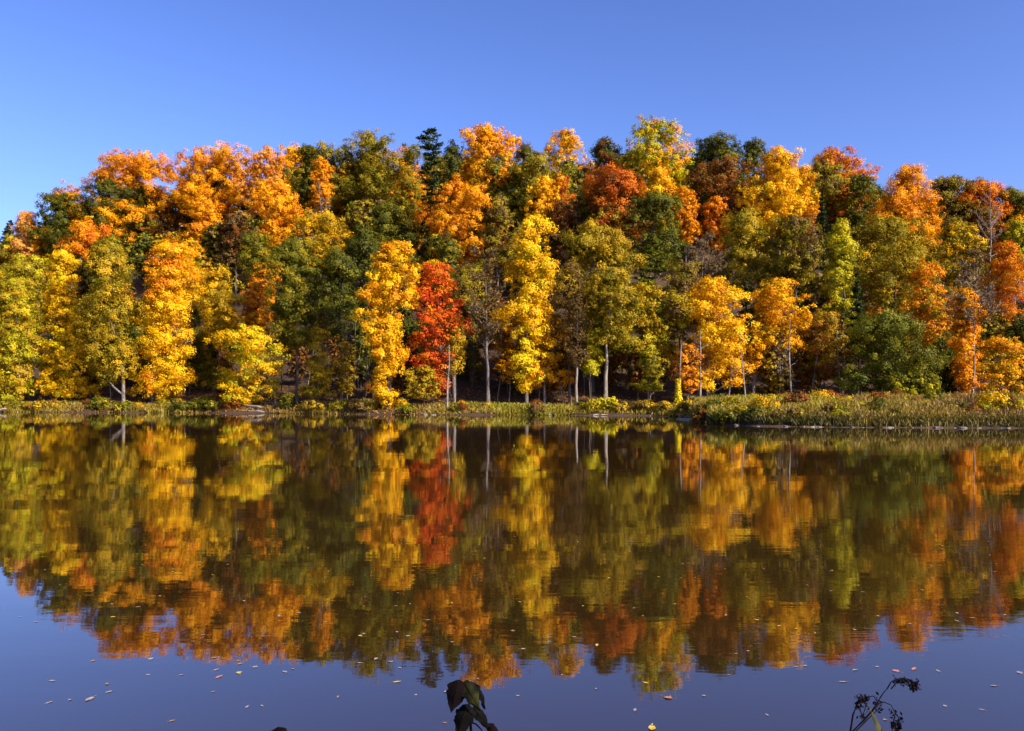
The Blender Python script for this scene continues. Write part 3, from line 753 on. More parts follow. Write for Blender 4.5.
def blades(name, X, Y, h, wdt, mat, tint, rng, label, lean=.35, name_cat=None):
    n = len(X); Z = ground(X, Y)
    a = rng.uniform(0, 6.28, n); ln = rng.uniform(0, lean, n) * h; la = rng.uniform(0, 6.28, n)
    B0 = np.stack([X, Y, Z - .05], 1)
    side = np.stack([np.cos(a), np.sin(a), 0 * a], 1) * (wdt * rng.uniform(.6, 1.4, n))[:, None]
    M = B0 + np.stack([np.cos(la) * ln * .35, np.sin(la) * ln * .35, .58 * h], 1)
    TP = B0 + np.stack([np.cos(la) * ln, np.sin(la) * ln, h * (1 - .15 * ln / np.maximum(h, .1))], 1)
    V = np.stack([B0 - side * .6, B0 + side * .6, M + side, M - side, TP + side * .35, TP - side * .35], 1).reshape(-1, 3)
    b = np.arange(n)[:, None] * 6
    Q = np.concatenate([b + np.array([[0, 1, 2, 3]]), b + np.array([[3, 2, 4, 5]])], 0)
    o = obj_from(name, V, Q, mat, tint=np.concatenate([tint, tint]))
    return tag(o, label, 'grass', kind='stuff')

def sample(px0, px1, d0, d1, n, rng, dpow=1.0, Dmax=None):
    px = rng.uniform(px0, px1, n); D = shore(px) + d0 + (d1 - d0) * rng.uniform(0, 1, n) ** dpow
    if Dmax: D = np.where(D > Dmax, Dmax - (D - Dmax) % 30, D)
    x = (px - 512) / F * D
    return px, x, D

rng = np.random.default_rng(5)
# narrow bank, left and centre
px, x, D = sample(-30, 692, -.2, 6.5, 52000, rng, 1.3)
pn = noise2(x * .8, D * 1.1) * .5 + .5
gap = np.interp(px, [-30, 160, 185, 235, 262, 330, 375, 408, 420, 692], [1, 1, .6, .8, .9, .8, .4, .6, 1, 1])
p3 = noise2(x * 2.1 + 4, D * 2.3) * .5 + .5
k = rng.uniform(0, 1, len(px)) < gap * np.clip(1.5 * pn * p3 + .12, 0, 1)
px, x, D, pn = px[k], x[k], D[k], pn[k]
base = np.interp(px, [-30, 100, 200, 300, 410, 430, 520, 600, 692], [.46, .50, .40, .30, .40, .62, .68, .58, .62])
tint = np.clip(base + .45 * (pn - .5) + .17 * rng.normal(size=len(px)), 0, 1)
blades('bank_grass', x, D, rng.uniform(.2, .75, len(px)) * (.45 + .75 * pn), np.full(len(px), .055), GRASS, tint, rng, 'yellow green grass and weeds along the narrow far bank', lean=1.0)
# meadow on the right
px, x, D = sample(690, 1075, .7, 42, 62000, rng, 1.5, 104)
pn = noise2(x * .35, D * .22) * .5 + .5; p2 = noise2(x * 1.3 + 9, D * .9) * .5 + .5
base = .56 + .55 * (pn - .5) + .40 * (p2 - .5)
base = base - .34 * np.exp(-((px - 855) / 42) ** 2 - ((D - 92) / 12) ** 2) - .25 * np.exp(-((px - 985) / 30) ** 2 - ((D - 76) / 6) ** 2)
base = base + .25 * np.exp(-((px - 815) / 22) ** 2 - ((D - 84) / 10) ** 2) + .12 * np.exp(-((px - 740) / 40) ** 2 - ((D - 92) / 9) ** 2)
tint = np.clip(base + .14 * rng.normal(size=len(px)), 0, 1)
p4 = noise2(x * 2.6, D * 1.6 + 5) * .5 + .5
hh = rng.uniform(.5, 1.25, len(px)) * (.40 + .55 * p2 + .45 * p4)
hh = hh * np.interp(D - shore(px), [.7, 3, 8], [.6, .85, 1])
blades('meadow_grass', x, D, hh, np.full(len(px), .05), GRASS, tint, rng, 'tall yellow, olive and rust weeds of the meadow on the right', lean=.7)
# leaves lying on the bank
px, x, D = sample(-30, 700, 0, 16, 16000, rng)
P = np.stack([x, D, ground(x, D) + .03], 1)
V, Q = leaf_quads(P, unit(np.array([0, -.25, 1.0]) + .35 * rng.normal(size=P.shape)), .12, rng, .75)
tag(obj_from('fallen_leaves', V, Q, LITTER, tint=rng.uniform(0, 1, len(P))), 'orange brown fallen leaves strewn under the bank trees', kind='stuff')
# overhanging dark sedge on the undercut bank
px, x, D = sample(698, 1060, 0, 1.9, 9000, rng)
k = rng.uniform(0, 1, len(px)) < np.interp(px, [698, 712, 800, 830, 1060], [.6, 1, 1, .45, .35])
px, x, D = px[k], x[k], D[k]
blades('bank_sedge', x, D, rng.uniform(.3, .75, len(px)), np.full(len(px), .05), SEDGE, np.clip(rng.normal(.45, .25, len(px)) + .2 * (px > 850), 0, 1), rng, 'dark sedge hanging over the undercut edge of the meadow bank', lean=.9)

# ------------------------------------------------------------------ shrubs of the bank
def shrub(px, top, hw, colour, label, d=None, D=None, col2=None, frac=.3, flat=.9, dens=.9):
    rng = np.random.default_rng(int(px * 13 + top))
    D = shore(px) + d if D is None else D
    x = world_x(px, D); gz = float(ground(x, D)); zt = max(world_z(top, D) - gz, .6)
    Ts, Rs = (np.array(v, float) for v in SHAPES['dome']); m = D / F
    V, Q, tint, mi, C, lr = crown_mesh(rng, Ts, 0 * Ts, Rs * hw * m, .1, zt, .14, None, frac if col2 else 0, flat, dens, lobe=max(.3, .22 * zt + .06 * hw * m))
    root = empty('shrub', (x, D, gz))
    obj_from('foliage', V, Q, [LEAF[colour]] + ([LEAF[col2]] if col2 else []), root, tint=tint, mi=mi)
    tb = Tubes()
    for c in C[rng.permutation(len(C))[:7]]:
        tb.add([[c[0] * .15, c[1] * .15, -.1], [c[0] * .5, c[1] * .5, c[2] * .6], c], [.05, .035, .012], 4)
    tb.build('stems', BARK, root)
    tag(root, label, 'shrub', 'shrubs along the far bank')

for a in [(12, 401, 12, 'olive', 'olive shrub at the far left waterline', 1.5), (30, 404, 12, 'khaki', 'khaki shrub in front of the pale trunk foot at far left', 1.2),
          (50, 401, 12, 'khaki', 'yellowish shrub under the golden column at left', 1.6), (101, 398, 13, 'green', 'rounded olive green shrub left of the pale trunk foot', 1.2),
          (124, 407, 9, 'green', 'small green shrub at the foot of the pale trunk', .7), (185, 403, 15, 'dark', 'dark shrub on the shaded part of the left bank', 1.3),
          (212, 401, 13, 'dark', 'dark green shrub right of the other dark one on the left bank', 1.3), (204, 398, 10, 'olive', 'olive shrub on the rim above the dark ones', 4),
          (233, 402, 11, 'rust', 'dull rust shrub left of the red logs', 1.4), (287, 395, 7, 'green', 'fresh green shrub beside the leaning pale trunk', 1.6),
          (312, 402, 14, 'khaki', 'dry khaki shrub right of the leaning trunk', 1.2), (339, 402, 8, 'green', 'small green shrub in the shade left of the golden column', 1.2),
          (360, 405, 12, 'brown', 'brown shrub in the shade beside the golden column', 1.2), (408, 407, 9, 'green', 'dull green shrub right of the golden column foot', 1.0),
          (604, 398, 15, 'lime', 'bright yellow green shrub below the thick pale straight trunk', 1.0), (622, 405, 9, 'khaki', 'low yellow green shrub right of the brightest one', .8),
          (590, 403, 8, 'olive', 'olive shrub left of the bright yellow green one', 1.0), (644, 402, 10, 'khaki', 'yellow green shrub under the light green sapling', 1.4),
          (662, 402, 9, 'khaki', 'yellow shrub left of the vine covered trunk', 1.4), (690, 401, 9, 'khaki', 'yellow green creeping shrub right of the vine covered trunk', 4),
          (537, 407, 10, 'brown', 'brown shrub at the waterline near the centre', .8)]:
    shrub(a[0], a[1], a[2], a[3], a[4], d=a[5], col2={'lime': 'lemon', 'dark': 'olive', 'green': 'olive', 'khaki': 'brown'}.get(a[3]))
for a in [(703, 412, 8, 'rust', 'wine red shrub at the tip of the meadow point', 78), (808, 398, 17, 'khaki', 'golden green bush in the middle of the meadow', 88),
          (845, 399, 17, 'rust', 'rusty purple bush in the meadow left of the paler one', 93), (876, 399, 17, 'brown', 'dull purple brown bush in the meadow below the big green shrub', 92),
          (905, 407, 16, 'olive', 'olive bush at the near edge of the meadow', 75), (818, 408, 11, 'lime', 'yellow green weed clump below the golden bush in the meadow', 78),
          (858, 409, 16, 'lime', 'yellow green weed clump near the meadow waterline', 74), (955, 412, 14, 'dark', 'dark green bush at the right meadow waterline', 71),
          (735, 412, 17, 'dark', 'dark bush overhanging the undercut bank at left', 73), (765, 414, 15, 'dark', 'dark bush overhanging the undercut bank in its middle', 71.5),
          (795, 414, 13, 'brown', 'dark brown bush at the right end of the undercut bank', 70.5), (1000, 404, 16, 'brown', 'reddish brown bush near the right edge of the meadow', 80)]:
    shrub(a[0], a[1], a[2], a[3], a[4], D=a[5], col2={'lime': 'lemon', 'dark': 'olive', 'khaki': 'gold', 'rust': 'brown', 'brown': 'olive'}.get(a[3]), dens=.7)

# low weed clumps and bushes, copies of a few grown ones
CL = []
for i, (c1, c2, h_) in enumerate([('khaki', 'gold', 1.2), ('rust', 'brown', 1.25), ('olive', 'lime', 1.1), ('brown', 'khaki', 1.15), ('khaki', 'lime', 1.0), ('dark', 'olive', 1.2)]):
    rg = np.random.default_rng(300 + i); Ts, Rs = (np.array(v, float) for v in SHAPES['dome'])
    V, Q, tint, mi, C, lr = crown_mesh(rg, Ts, 0 * Ts, Rs * .95, .08, h_, .085, None, .35, 1.0, .7, lobe=.34)
    root = empty('weed_clump', (0, 0, 0))
    obj_from('foliage', V, Q, [LEAF[c1], LEAF[c2]], root, tint=tint, mi=mi)
    tb = Tubes()
    for c in C[:7]: tb.add([[c[0] * .2, c[1] * .2, -.1], c], [.03, .008], 4)
    tb.build('stems', BARK, root); CL.append(root)
CN = ['ochre', 'rusty', 'olive green', 'dull brown', 'yellowish', 'dark green']
rg = np.random.default_rng(11); seen_c = set()
for k in range(150):
    right = k < 102
    if right:
        px = rg.uniform(698, 1060); D = min(float(shore(px)) + rg.uniform(.8, 34) ** 1.0, 103)
    else:
        px = rg.uniform(-25, 690); D = float(shore(px)) + rg.uniform(.5, 4.5)
    i = int(rg.integers(0, 6))
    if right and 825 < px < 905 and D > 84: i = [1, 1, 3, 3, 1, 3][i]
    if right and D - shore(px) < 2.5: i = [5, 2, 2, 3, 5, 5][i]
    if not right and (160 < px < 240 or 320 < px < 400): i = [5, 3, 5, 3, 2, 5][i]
    x = world_x(px, D); z = float(ground(x, D)) - .03; s_ = rg.uniform(.55, 1.1) * (1 if right else .7)
    if i not in seen_c: seen_c.add(i); o = CL[i]; o.location = (x, D, z); o.scale = (s_,) * 3
    else: o = copy_tree(CL[i], (x, D, z), rg.uniform(0, 6.28), s_)
    wh = 'in the right hand meadow' if right else 'along the narrow far bank'
    tag(o, '%s low weed clump %s' % (CN[i], wh.replace('right hand ', '')), 'weeds', '%s weed clumps %s' % (CN[i], wh.replace('right hand ', '')))

# vine covered pale trunk
D = 101.5; x = world_x(678, D); gz = float(ground(x, D))
root = empty('vine_covered_tree', (x, D, gz))
tb = Tubes(); H_ = world_z(345, D) - gz
s = np.linspace(0, 1, 7)
tb.add(np.stack([.35 * s, 0 * s, -.3 + s * (H_ + .3)], 1), .17 * (1 - .6 * s), 7); tb.build('trunk', PALE, root)
rng = np.random.default_rng(3)
n = 2200; zz = 3.4 * rng.uniform(0, 1, n) ** 1.6; ra = .18 + .75 * np.exp(-zz * 1.6) + .14 * rng.uniform(0, 1, n); a = rng.uniform(0, 6.28, n)
P = np.stack([ra * np.cos(a) + 1.2 * np.exp(-zz * 2) * rng.uniform(-.3, 1, n), ra * np.sin(a), zz + .05], 1)
V, Q = leaf_quads(P, unit(np.stack([np.cos(a), np.sin(a), .4 + 0 * a], 1) + .4 * rng.normal(size=P.shape)), .11, rng, .8)
obj_from('vine', V, Q, LEAF['lemon'], root, tint=rng.uniform(0, 1, n))
tag(root, 'pale trunk wrapped in bright yellow vine on the bank right of centre', 'tree', F1)

# ------------------------------------------------------------------ driftwood and stones at the waterline
def log(p0, p1, r, label, mat=DRIFT):
    rng = np.random.default_rng(int(abs(p0[0]) * 100))
    p0, p1 = np.array(p0, float), np.array(p1, float)
    s = np.linspace(0, 1, 7)
    pts = p0 + s[:, None] * (p1 - p0) + rng.normal(size=(7, 3)) * .05
    root = empty('driftwood_log', tuple(p0))
    tb = Tubes(); rad = r * (1 - .45 * s); rad[0] *= .7; rad[-1] *= .4
    tb.add(pts - p0, rad, 8)
    q = pts[4] - p0; tb.add([q, q + np.array([.3, -.2, .35])], [r * .35, r * .12], 5)
    tb.build('log_stem', mat, root)
    ends = Tubes()
    tag(root, label, 'log', 'driftwood logs on the far bank')
def at(px, D, z): return (world_x(px, D), D, z)
log(at(699.5, 97, .52), at(684, 99.5, .62), .22, 'thick grey driftwood log on the point right of the vine covered trunk')
log(at(699, 84, .10), at(675, 88, .03), .13, 'long pale driftwood log lying at the waterline of the point')
log(at(690, 96.5, .25), at(676, 98, .3), .14, 'short pale driftwood log below the thick grey one')
log(at(262, 113.3, .75), at(243, 115.5, .95), .20, 'reddish brown driftwood log left of the leaning trunk')
log(at(266, 112.6, .12), at(236, 114, .42), .17, 'tan driftwood log at the water left of the leaning trunk')
log(at(-2, 118.4, .25), at(7, 118.2, .55), .16, 'pale driftwood stump at the far left waterline')
log(at(593, 101.6, .08), at(613, 101.4, .10), .09, 'thin grey driftwood log under the bright yellow green shrub')
log(at(548, 103.2, .07), at(556, 103.1, .12), .10, 'short grey driftwood log at the waterline near the centre')

def stone_mesh(rng, rx, ry, rz):
    bm_v = []; nu, nv = 9, 6
    for j in range(nv + 1):
        for i in range(nu):
            th = math.pi * j / nv; p = 2 * math.pi * i / nu
            bm_v.append((math.sin(th) * math.cos(p), math.sin(th) * math.sin(p), math.cos(th)))
    V = np.array(bm_v); k = rng.normal(size=(5, 3)) * 1.7
    f = 1 + sum(.10 * np.sin(V @ k[i] + i) for i in range(5))
    V = np.sign(V) * np.abs(V) ** .8 * f[:, None] * np.array([rx, ry, rz])
    Q = np.array([[j * nu + i, j * nu + (i + 1) % nu, (j + 1) * nu + (i + 1) % nu, (j + 1) * nu + i] for j in range(nv) for i in range(nu)])
    return V, Q
sp = []
for k in range(9):
    V, Q = stone_mesh(rng, .36, .26, .17)
    o = obj_from('shore_stone', V, Q, STONE, smooth=True)
    sp.append(o)
k = 0
pxs = [425, 433, 440, 462, 470, 477, 556, 566, 576, 585, 630, 640, 650, 668, 184, 192, 198, 333, 341] + list(np.sort(np.concatenate([rng.uniform(722, 800, 8), rng.uniform(800, 1024, 44)])))
for px in pxs:
    D = float(shore(px)); x = world_x(px, D)
    dd = np.linspace(-2, 2.5, 60); g = ground(world_x(px, D + dd), D + dd)
    D = D + float(dd[np.argmin(np.abs(g - rng.uniform(-.16, -.02)))]); x = world_x(px, D)
    o = sp[k] if k < 9 else sp[int(rng.integers(0, 9))].copy()
    if k >= 9: COL.objects.link(o)
    s_ = rng.uniform(.2, .5) * (1 + 1.0 * (rng.uniform() < .2))
    o.location = (x, D, float(ground(x, D)) + .05); o.rotation_euler = (0, 0, rng.uniform(0, 6.28)); o.scale = (s_, s_, s_ * .9)
    right = px > 700
    tag(o, 'small tan stone in the row along the meadow waterline' if right else 'small grey tan stone at the waterline of the narrow bank', 'stone',
        'stones along the meadow waterline' if right else 'stones along the narrow bank')
    k += 1

# ------------------------------------------------------------------ fallen leaves floating on the near water
def float_mat(name, c0, c1):
    m, N, L = new_mat(name)
    tc = N.new('ShaderNodeTexCoord'); n = N.new('ShaderNodeTexNoise'); n.inputs['Scale'].default_value = 30
    L.new(tc.outputs['Object'], n.inputs['Vector'])
    r = ramp(N, [c0, c1], [.35, .65]); L.new(n.outputs['Fac'], r.inputs[0])
    p = N.new('ShaderNodeBsdfPrincipled'); p.inputs['Roughness'].default_value = .45
    L.new(r.outputs[0], p.inputs['Base Color'])
    o = N.new('ShaderNodeOutputMaterial'); L.new(p.outputs[0], o.inputs[0])
    return m
FL = {'pale': float_mat('pale_floating_leaf', (.20, .165, .14), (.33, .285, .26)), 'tan': float_mat('tan_floating_leaf', (.20, .12, .05), (.32, .20, .09)),
      'pink': float_mat('pinkish_floating_leaf', (.36, .13, .08), (.48, .21, .14)), 'yellow': float_mat('yellow_floating_leaf', (.42, .28, .03), (.55, .40, .06))}
OUT = np.array([(0, -1.0), (.16, -.55), (.50, -.62), (.40, -.25), (.85, -.05), (.50, .18), (.58, .60), (.24, .50), (0, 1.0), (-.24, .50), (-.58, .60), (-.50, .18), (-.85, -.05), (-.40, -.25), (-.50, -.62), (-.16, -.55)])
OVAL = np.array([(0, -1.0), (.22, -.75), (.38, -.4), (.44, -.05), (.40, .3), (.26, .65), (0, 1.05), (-.26, .65), (-.40, .3), (-.44, -.05), (-.38, -.4), (-.22, -.75)])
def floating_leaf(shape, rng, curl):
    o = shape * rng.uniform(.9, 1.1, shape.shape)
    n = len(o)
    ring = lambda f: np.stack([o[:, 0] * f, o[:, 1] * f, curl * (.9 * (o[:, 0] * f) ** 2 + .35 * np.clip(o[:, 1] * f, 0, 2) ** 2) + .03 * rng.uniform(0, 1, n) * f], 1)
    st = np.array([[.03, -1.6, .02], [-.03, -1.6, .02]])
    top = np.concatenate([ring(1), ring(.55), ring(.05), st])
    faces = [[i, (i + 1) % n, n + (i + 1) % n, n + i] for i in range(n)] + [[n + i, n + (i + 1) % n, 2 * n + (i + 1) % n, 2 * n + i] for i in range(n)]
    faces += [[0, n // 2 * 0 + 1, 3 * n, 3 * n + 1]]
    return top, np.array(faces)
rng = np.random.default_rng(21)
protos_l = {}
for c in FL:
    protos_l[c] = []
    for j in range(4):
        V, Q = floating_leaf([OUT, OVAL][j % 2], rng, [.08, .2, .3, .12][j])
        V[:, 2] -= V[:, 2].min()
        me = obj_from('fallen_leaf', V * .045, Q, FL[c], smooth=True)
        protos_l[c].append(me.data); bpy.data.objects.remove(me)
LEAVES = [(52, 681), (107, 684), (148, 675), (181, 675), (216, 670), (213, 692), (51, 702), (48, 703), (70, 700), (247, 707), (172, 721), (109, 692), (240, 664), (238, 661),
          (255, 667), (151, 659), (214, 658), (36, 622), (20, 617), (93, 661), (112, 604), (138, 607), (160, 596), (113, 617), (203, 635), (244, 601), (60, 585),
          (285, 672), (293, 669), (338, 697), (262, 706), (416, 695), (400, 668), (391, 662), (445, 723), (478, 679), (446, 692), (455, 567), (365, 597), (398, 593),
          (396, 606), (410, 604), (452, 603), (428, 620), (397, 632), (408, 636), (360, 636), (364, 634), (466, 628), (452, 642), (376, 659), (360, 663), (299, 613),
          (279, 616), (326, 622), (596, 689), (704, 696), (729, 675), (635, 710), (518, 696), (562, 675), (592, 584), (609, 578), (583, 606), (643, 616), (634, 608),
          (659, 577), (681, 578), (695, 578), (675, 604), (725, 569), (747, 597), (726, 615), (758, 618), (748, 651), (736, 654), (523, 649), (574, 637), (520, 602),
          (513, 631), (795, 667), (805, 666), (855, 670), (877, 667), (843, 682), (938, 671), (994, 686), (982, 710), (945, 706), (885, 720), (767, 715), (1020, 673),
          (807, 585), (831, 591), (931, 578), (922, 590), (863, 592), (878, 616), (910, 624), (855, 630), (815, 633), (957, 613), (973, 618), (957, 621), (1005, 615),
          (779, 626), (796, 629)]
SPECIAL = [(239, 673, 'yellow', 1.0, 'yellow fallen leaf in the cluster below the orange reflection on the left'),
           (219, 677, 'pink', 1.1, 'dull pinkish fallen leaf floating just below the left cluster'),
           (90, 699, 'pale', 1.6, 'long pale fallen leaf floating on the blue water at lower left'),
           (397, 682, 'yellow', 1.15, 'curled yellow fallen leaf floating alone left of the broad leaved shoot'),
           (646, 683, 'yellow', .95, 'yellow green fallen leaf floating at the tip of the yellow green reflection'),
           (668, 698, 'pink', 1.3, 'salmon pink fallen leaf floating alone right of the bottom centre'),
           (652, 728, 'yellow', 1.7, 'largest pale yellow fallen leaf floating at the bottom edge right of centre'),
           (597, 645, 'yellow', .95, 'yellow fallen leaf floating on the dark reflection left of the yellow green one'),
           (896, 671, 'pink', 1.2, 'pinkish fallen leaf floating above the dry seed head'),
           (914, 669, 'pink', 1.2, 'salmon fallen leaf right of the other pinkish one above the dry seed head'),
           (757, 620, 'yellow', 1.1, 'bright yellow fallen leaf on the golden reflection at right')]
for k in range(46):      # far specks of leaves
    LEAVES.append((rng.uniform(10, 1015), 500 + 75 * rng.uniform(0, 1) ** .7))
def put_leaf(px, py, c, sc, label, group=None):
    D = EYE * F / (py - HZ)
    o = bpy.data.objects.new('fallen_leaf', protos_l[c][int(rng.integers(0, 4))]); COL.objects.link(o)
    o.location = (world_x(px, D), D, .003); o.rotation_euler = (rng.uniform(-.05, .05), rng.uniform(-.05, .05), rng.uniform(0, 6.28)); o.scale = (sc,) * 3
    tag(o, label, 'leaf', group)
for (px, py) in LEAVES:
    c = ['pale', 'pale', 'pale', 'tan'][int(rng.integers(0, 4))] if py > 640 else ['tan', 'yellow', 'pale', 'tan'][int(rng.integers(0, 4))]
    zone = 'left' if px < 340 else 'centre' if px < 690 else 'right'
    tone = {'pale': 'pale', 'tan': 'tan', 'yellow': 'yellowish'}[c]
    on = 'open blue water' if py > 655 else 'the reflected trees'
    put_leaf(px, py, c, rng.uniform(.4, .85) * (1 if py > 600 else .8), 'small %s fallen leaf floating on %s at %s' % (tone, on, zone), '%s leaves floating on %s at %s' % (tone, on, zone))
for s_ in SPECIAL:
    put_leaf(s_[0], s_[1], s_[2], s_[3] * .85, s_[4])

# ------------------------------------------------------------------ plants on the near bank
def plain(name, c0, c1, rough=.5, sc=25):
    m, N, L = new_mat(name)
    tc = N.new('ShaderNodeTexCoord'); n = N.new('ShaderNodeTexNoise'); n.inputs['Scale'].default_value = sc; n.inputs['Detail'].default_value = 5
    L.new(tc.outputs['Object'], n.inputs['Vector'])
    r = ramp(N, [c0, c1], [.38, .64]); L.new(n.outputs['Fac'], r.inputs[0])
    p = N.new('ShaderNodeBsdfPrincipled'); p.inputs['Roughness'].default_value = .9; p.inputs['Specular IOR Level'].default_value = .08
    L.new(r.outputs[0], p.inputs['Base Color'])
    o = N.new('ShaderNodeOutputMaterial'); L.new(p.outputs[0], o.inputs[0])
    return m
MAROON = plain('shade_dark_maroon_leaf', (.0014, .0006, .0008), (.0045, .0012, .0015), .55)  # leaf, stem and seed colours near black: bank shade put into the base colour
DUSK = plain('shade_dark_leaf', (.0009, .0009, .0007), (.003, .0026, .0013), .55)
SHADED_OLIVE = plain('shade_dark_olive_leaf', (.003, .0035, .001), (.020, .021, .0045), .5)
STEMM = plain('shade_dark_stem', (.004, .003, .004), (.010, .007, .008), .6)
SEED = plain('shade_dark_seed_head', (.003, .002, .003), (.010, .005, .007), .8)
STALKG = plain('pale_green_stalk', (.045, .045, .018), (.085, .085, .032), .5)
PD = 2.3
def pt(px, py, D=PD): return np.array([world_x(px, D), D, world_z(py, D)])
def plant_leaf(base, tip, wid, mat, parent, origin, bend=.25, turn=0.0, n=22):
    """withered ovate leaf with pointed tip, folded midrib, side veins and uneven edge, hanging from base to tip"""
    rg = np.random.default_rng(int(abs(base[0]) * 1e5) % 9973)
    base, tip = np.array(base), np.array(tip)
    ax = tip - base; L_ = np.linalg.norm(ax); axn = ax / L_
    view = np.array([math.sin(turn), -math.cos(turn), .15])
    side = np.cross(axn, view); side /= np.linalg.norm(side); nor = np.cross(side, axn)
    V = []; qs = (-1, -.75, -.5, -.25, 0, .25, .5, .75, 1); nq = len(qs)
    ph = rg.uniform(0, 6.28, 3)
    for i in range(n + 1):
        t = i / n
        w_ = wid * 1.12 * np.interp(t, [0, .06, .18, .34, .5, .68, .84, .94, 1], [.04, .42, .86, 1, .94, .68, .32, .10, .01])
        c = base + ax * t + nor * (bend * L_ * math.sin(math.pi * t ** .8) * .5)
        for j, q in enumerate(qs):
            edge = 1 + (.07 * math.sin(23 * t + ph[0] + 2 * q) + .05 * rg.normal()) * abs(q) ** 2
            wav = (.05 * math.sin(6 * t + ph[1] + 1.4 * q) + .025 * math.sin(13 * t + ph[2])) * L_ * abs(q)
            vein = .012 * L_ * math.cos(2 * math.pi * (t * 6.5 - abs(q) * 1.1)) * min(1, 4 * abs(q)) * (1 - abs(q))
            V.append(c + side * q * w_ * edge - nor * (abs(q) ** 1.3) * w_ * .42 + nor * (wav + vein - (.014 * L_ if q == 0 else 0)) - axn * (abs(q) ** 2 * w_ * .18))
    Q = [[i * nq + j, i * nq + j + 1, (i + 1) * nq + j + 1, (i + 1) * nq + j] for i in range(n) for j in range(nq - 1)]
    lf = obj_from('leaf', np.array(V) - origin, np.array(Q), mat, parent, smooth=True)
    mid = np.array(V)[4::nq] - origin - nor * -.0009
    tb_ = Tubes(); tb_.add(mid[::2], np.linspace(.0011, .0003, len(mid[::2])), 5); tb_.build('midrib', VEIN, lf)
    return lf
VEIN = plain('leaf_midrib', (.004, .003, .002), (.011, .008, .004))
# broad leaved shoot
def root_at(px, D=PD):
    x = world_x(px, D); return np.array([x, D, float(ground(x, D))])
o0 = root_at(470); shoot = empty('broad_leaved_shoot', tuple(o0))
tb = Tubes()
stemtop = pt(463, 683)
tb.add(np.array([o0 + [0, 0, -.05], o0 + [.01, 0, .4], pt(471, 731), pt(470, 716), pt(469, 700), pt(466, 688), stemtop]) - o0, [.006, .005, .004, .0035, .003, .0025, .002], 6)
tb.add(np.array([pt(470, 722), pt(476, 724), pt(481, 729), pt(486, 738)]) - o0, [.0025, .002, .002, .0015], 5)
tb.add(np.array([stemtop, pt(467, 680), pt(472, 683)]) - o0, [.002, .0015, .001], 5)
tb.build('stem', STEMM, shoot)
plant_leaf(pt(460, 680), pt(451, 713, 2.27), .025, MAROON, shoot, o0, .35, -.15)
plant_leaf(pt(464, 682), pt(480, 711, 2.26), .019, SHADED_OLIVE, shoot, o0, .3, .2)
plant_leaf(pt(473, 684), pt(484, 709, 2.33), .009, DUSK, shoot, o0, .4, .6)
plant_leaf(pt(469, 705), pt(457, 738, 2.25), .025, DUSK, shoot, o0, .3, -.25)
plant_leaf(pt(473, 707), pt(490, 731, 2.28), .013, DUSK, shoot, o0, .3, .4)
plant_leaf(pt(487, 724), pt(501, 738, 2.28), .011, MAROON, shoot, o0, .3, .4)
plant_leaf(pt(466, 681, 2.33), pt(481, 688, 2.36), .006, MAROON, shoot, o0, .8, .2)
tag(shoot, 'withered shoot, coloured dark as in shade, with broad drooping leaves at the bottom centre', 'plant')
# dry seed head stalks
o1 = root_at(868); dry = empty('dry_seed_stalk', tuple(o1))
tb = Tubes(); sd = Tubes()
def st(pts, r0, r1):
    P = np.array([pt(*p) for p in pts]); tb.add(P - o1, np.linspace(r0, r1, len(P)), 5); return P
b1 = np.concatenate([[o1 + [-.03, 0, -.05], o1 + [-.045, 0, .5]], [pt(*p) for p in [(850, 735), (853, 715), (857, 704), (863, 699), (869, 698)]]])
tb.add(b1 - o1, [.004, .0035, .003, .0025, .002, .0018, .0012], 5)
b2 = np.concatenate([[o1 + [-.02, 0, -.05], o1 + [-.04, .01, .5]], [pt(*p) for p in [(851, 733), (864, 720), (872, 711), (877, 704), (880, 698)]]])
tb.add(b2 - o1, [.004, .0035, .0032, .003, .0025, .002, .0012], 5)
curves = [[(856, 731), (866, 721), (873, 714), (880, 708)], [(857, 706), (861, 712), (862, 720)], [(863, 700), (866, 706), (864, 712)], [(866, 697), (873, 696), (877, 700), (877, 707)],
          [(877, 704), (884, 702), (891, 705), (895, 713)], [(895, 713), (899, 718), (898, 726), (900, 735)], [(892, 722), (892, 735)], [(895, 716), (893, 723), (897, 730)],
          [(880, 698), (884, 692), (887, 689)], [(887, 689), (891, 682), (897, 679), (904, 678)], [(891, 689), (896, 683), (903, 683), (910, 686)], [(904, 678), (911, 680), (917, 685), (917, 691)], [(897, 679), (906, 682), (914, 688)]]
for c in curves: st(c, .0018, .0009)
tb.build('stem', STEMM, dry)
rng = np.random.default_rng(77)
def seeds(cx, cy, sx, sy, n, name='seed_head'):
    P = np.stack([pt(cx + sx * rng.normal() * .5, cy + sy * rng.normal() * .5, PD + rng.normal() * .012) for _ in range(n)])
    V, Q = leaf_quads(P - o1, unit(rng.normal(size=(n, 3))), .0052, rng, .5)
    return V, Q
for group_ in ([(864, 699, 7, 5, 70), (858, 705, 3, 5, 26), (865, 707, 5, 5, 20), (862, 716, 3, 5, 14)], [(914, 686, 6, 5, 80), (905, 682, 9, 4, 60), (897, 681, 6, 3, 24)], [(898, 726, 4, 8, 60), (894, 713, 3, 4, 16), (893, 724, 3, 6, 20)], [(877, 703, 4, 6, 26), (878, 709, 5, 4, 14)]):
    Vs, Qs, n0 = [], [], 0
    for g_ in group_:
        V, Q = seeds(*g_); Vs.append(V); Qs.append(Q + n0); n0 += len(V)
    obj_from('seed_head', np.concatenate(Vs), np.concatenate(Qs), SEED, dry)
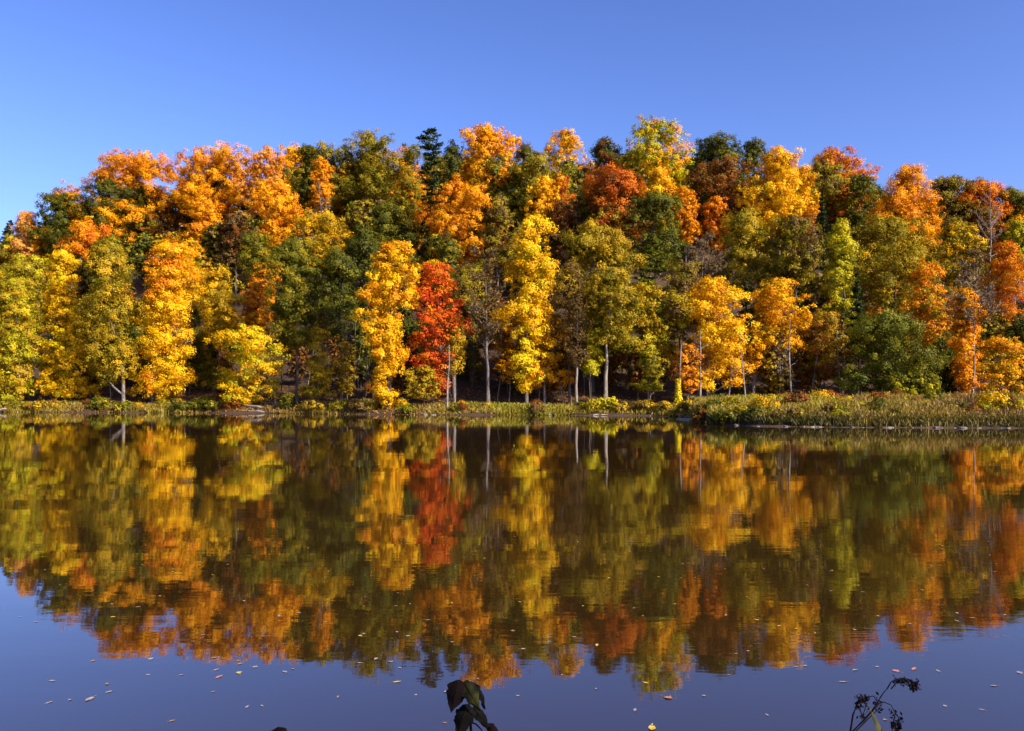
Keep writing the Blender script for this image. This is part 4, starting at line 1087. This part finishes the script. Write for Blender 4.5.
# pale green stalk among the dry stems
gs = np.array([o1 + [.02, .01, -.03], o1 + [.03, .01, .6], pt(881, 735), pt(876, 722), pt(871, 711), pt(866, 703)]) - o1
w2 = [.006, .006, .0085, .0062, .0035, .0012]
V = []
for p, ww in zip(gs, w2): V += [p + [-ww, 0, 0], p + [0, -.0015, 0], p + [ww, 0, 0]]
Q = [[i * 3 + j, i * 3 + j + 1, i * 3 + j + 4, i * 3 + j + 3] for i in range(5) for j in range(2)]
obj_from('green_blade', np.array(V), np.array(Q), STALKG, dry, smooth=True)
tag(dry, 'dry arching stalk with drooping dark seed heads at the lower right', 'plant')
# low plant of which only the leaf tips show
o2 = root_at(277); low = empty('low_leafy_plant', tuple(o2))
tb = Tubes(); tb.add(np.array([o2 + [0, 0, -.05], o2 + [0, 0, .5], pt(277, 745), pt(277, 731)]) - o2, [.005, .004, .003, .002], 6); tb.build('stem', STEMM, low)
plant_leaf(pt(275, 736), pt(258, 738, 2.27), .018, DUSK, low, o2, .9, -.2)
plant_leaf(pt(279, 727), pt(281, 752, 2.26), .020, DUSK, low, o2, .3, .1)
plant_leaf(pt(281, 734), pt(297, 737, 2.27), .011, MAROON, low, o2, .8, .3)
tag(low, 'dark leaf tips of a low plant at the bottom edge left of centre', 'plant')


# ------------------------------------------------------------------ light, sky, camera
SUN_EL, SUN_AZ = math.radians(33), math.radians(124)      # azimuth from +Y towards +X: behind the camera, to the right
w = bpy.data.worlds.new('World'); scn.world = w; w.use_nodes = True
N = w.node_tree.nodes; L = w.node_tree.links
bg = N['Background']
sky = N.new('ShaderNodeTexSky'); sky.sky_type = 'NISHITA'; sky.sun_disc = False
sky.sun_elevation = SUN_EL; sky.sun_rotation = SUN_AZ
sky.air_density = 1.0; sky.dust_density = 1.7; sky.ozone_density = 8.0
tn = N.new('ShaderNodeMix'); tn.data_type = 'RGBA'; tn.blend_type = 'MULTIPLY'; tn.inputs[0].default_value = 1
tn.inputs[7].default_value = (1.12, .78, .78, 1)        # clear polarised autumn sky, a touch more violet
gm = N.new('ShaderNodeGamma'); gm.inputs[1].default_value = 1.4
L.new(sky.outputs[0], gm.inputs[0]); L.new(gm.outputs[0], tn.inputs[6]); L.new(tn.outputs[2], bg.inputs[0]); bg.inputs[1].default_value = .09
ld = bpy.data.lights.new('sun', 'SUN'); ld.energy = 4.8; ld.angle = math.radians(.5); ld.color = (1, .90, .74)
sun = bpy.data.objects.new('sun', ld); COL.objects.link(sun)
from mathutils import Vector
to_sun = Vector((math.sin(SUN_AZ) * math.cos(SUN_EL), math.cos(SUN_AZ) * math.cos(SUN_EL), math.sin(SUN_EL)))
sun.rotation_euler = (-to_sun).to_track_quat('-Z', 'Y').to_euler()
sun.location = to_sun * 60

cd = bpy.data.cameras.new('camera'); cam = bpy.data.objects.new('camera', cd); COL.objects.link(cam)
cam.location = (0, 0, EYE); cam.rotation_euler = (math.pi / 2, 0, 0)
cd.sensor_width = 36; cd.lens = F / 1024 * 36
cd.shift_y = (HZ - 365.5) / 1024
cd.clip_start = .1; cd.clip_end = 6000
scn.camera = cam
